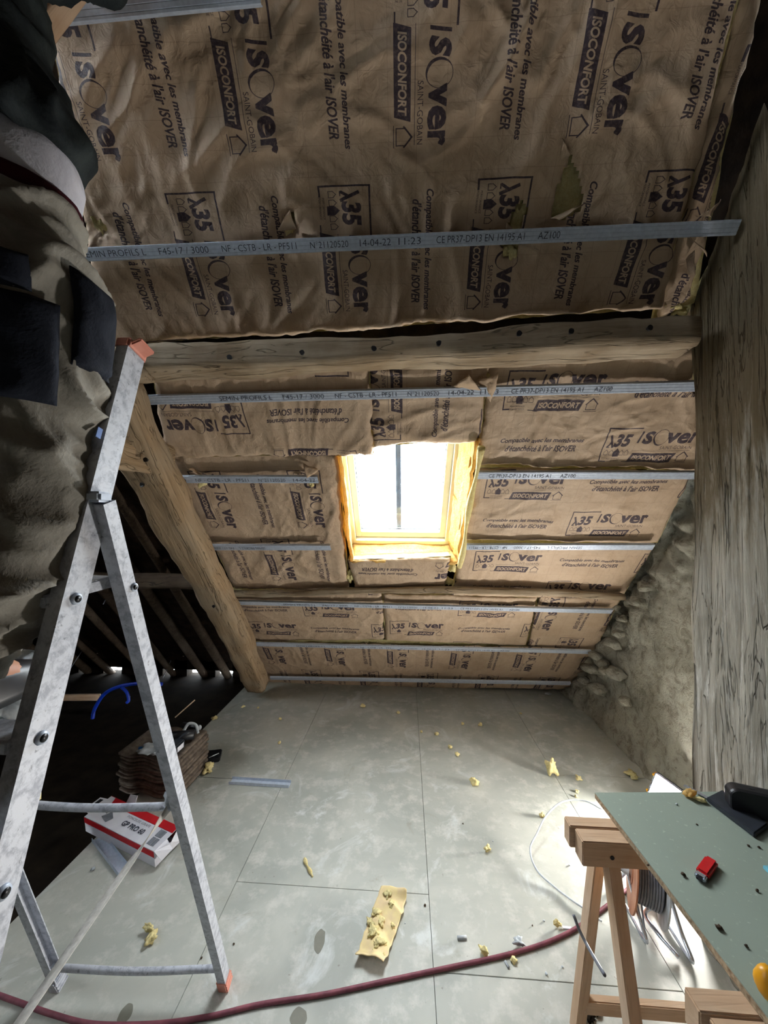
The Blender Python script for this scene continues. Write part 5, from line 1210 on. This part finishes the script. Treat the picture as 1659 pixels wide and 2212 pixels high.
tube('trigger_guard', [ont(.10, .12, .03), ont(.06, .16, .06), ont(.03, .19, .05)], .006, 'darkgrey', r)
tube('safety_goggles', [ont(.02, .24, .02), ont(.05, .26, .06), ont(.10, .25, .07), ont(.12, .22, .03)], .010, 'rag', None)
tag(bpy.data.objects['safety_goggles'], 'clear smoky plastic goggle band at the back of the tile stack', 'goggles')
a, b = ont(.30, .03, .012), ont(.18, .05, .016); tag(tube('blue_marker', [a, b], .009, simple('bright blue', srgb(50, 130, 220)), None, 10, 2), 'bright blue marker on the front left of the tile stack', 'pen')
a, b = aty(378, 1550, 2.70), aty(421, 1512, 2.80); tag(tube('thin_rod', [a, b], .004, 'pine', None, 6, 2), 'thin pale rod sticking up behind the tile stack', 'rod')
a, b = aty(395, 1566, 2.72), aty(430, 1572, 2.64); r = empty('torch', a, 'dark cylindrical torch with pale end on the back of the tile stack', 'torch'); tube('barrel', [a, b], .020, 'black', r, 14, 2); tube('lens', [b, b + (b - a).normalized() * .006], .017, 'rag', r, 14, 1)
o = lump('cloth_rag', ont(.20, .02, -.01), (.07, .05, .02), 'rag', 61, None, 4, .5); tag(o, 'grey dusty rag on the front of the tile stack', 'rag')
bm = bmesh.new(); p = fl(455, 1640); box(bm, p + Vector((0, 0, .02)), (.14, .10, .04), Matrix.Rotation(.3, 3, 'Z'), .006); tag(obj('dark_case', bm, 'black'), 'low black case on the floor right of the tile stack', 'case')
tube('case_wire', [p + Vector((.02, -.06, .05)), p + Vector((.05, -.05, .06)), p + Vector((.06, 0, .045))], .003, 'rag', None); tag(bpy.data.objects['case_wire'], 'pale looped wire over the low black case', 'wire')
# yellow wool caught behind the ladder
o = lump('wool_scrap', atx(70, 1745, -1.1), (.018, .012, .05), 'wool', 71, None, 3, .5); tag(o, 'yellow wool scrap caught behind the left end of the ladder bar', 'scrap')

# ------------------------------------------------------------------ parent bookkeeping: children meshes were written in world space
bpy.context.view_layer.update()
for e in EMPT:
    for ch in e.children:
        if '_rel' in ch: continue
        ch.matrix_parent_inverse = Matrix.Translation(-e.location)
bpy.context.view_layer.update()
for o in bpy.data.objects:
    if o.parent is not None and o.parent.type == 'MESH' and '_rel' not in o and '_child' not in o:
        o.matrix_parent_inverse = o.parent.matrix_world.inverted()
for o in bpy.data.objects:
    for k in ('_rel', '_m', '_abs', '_child'):
        if k in o: del o[k]
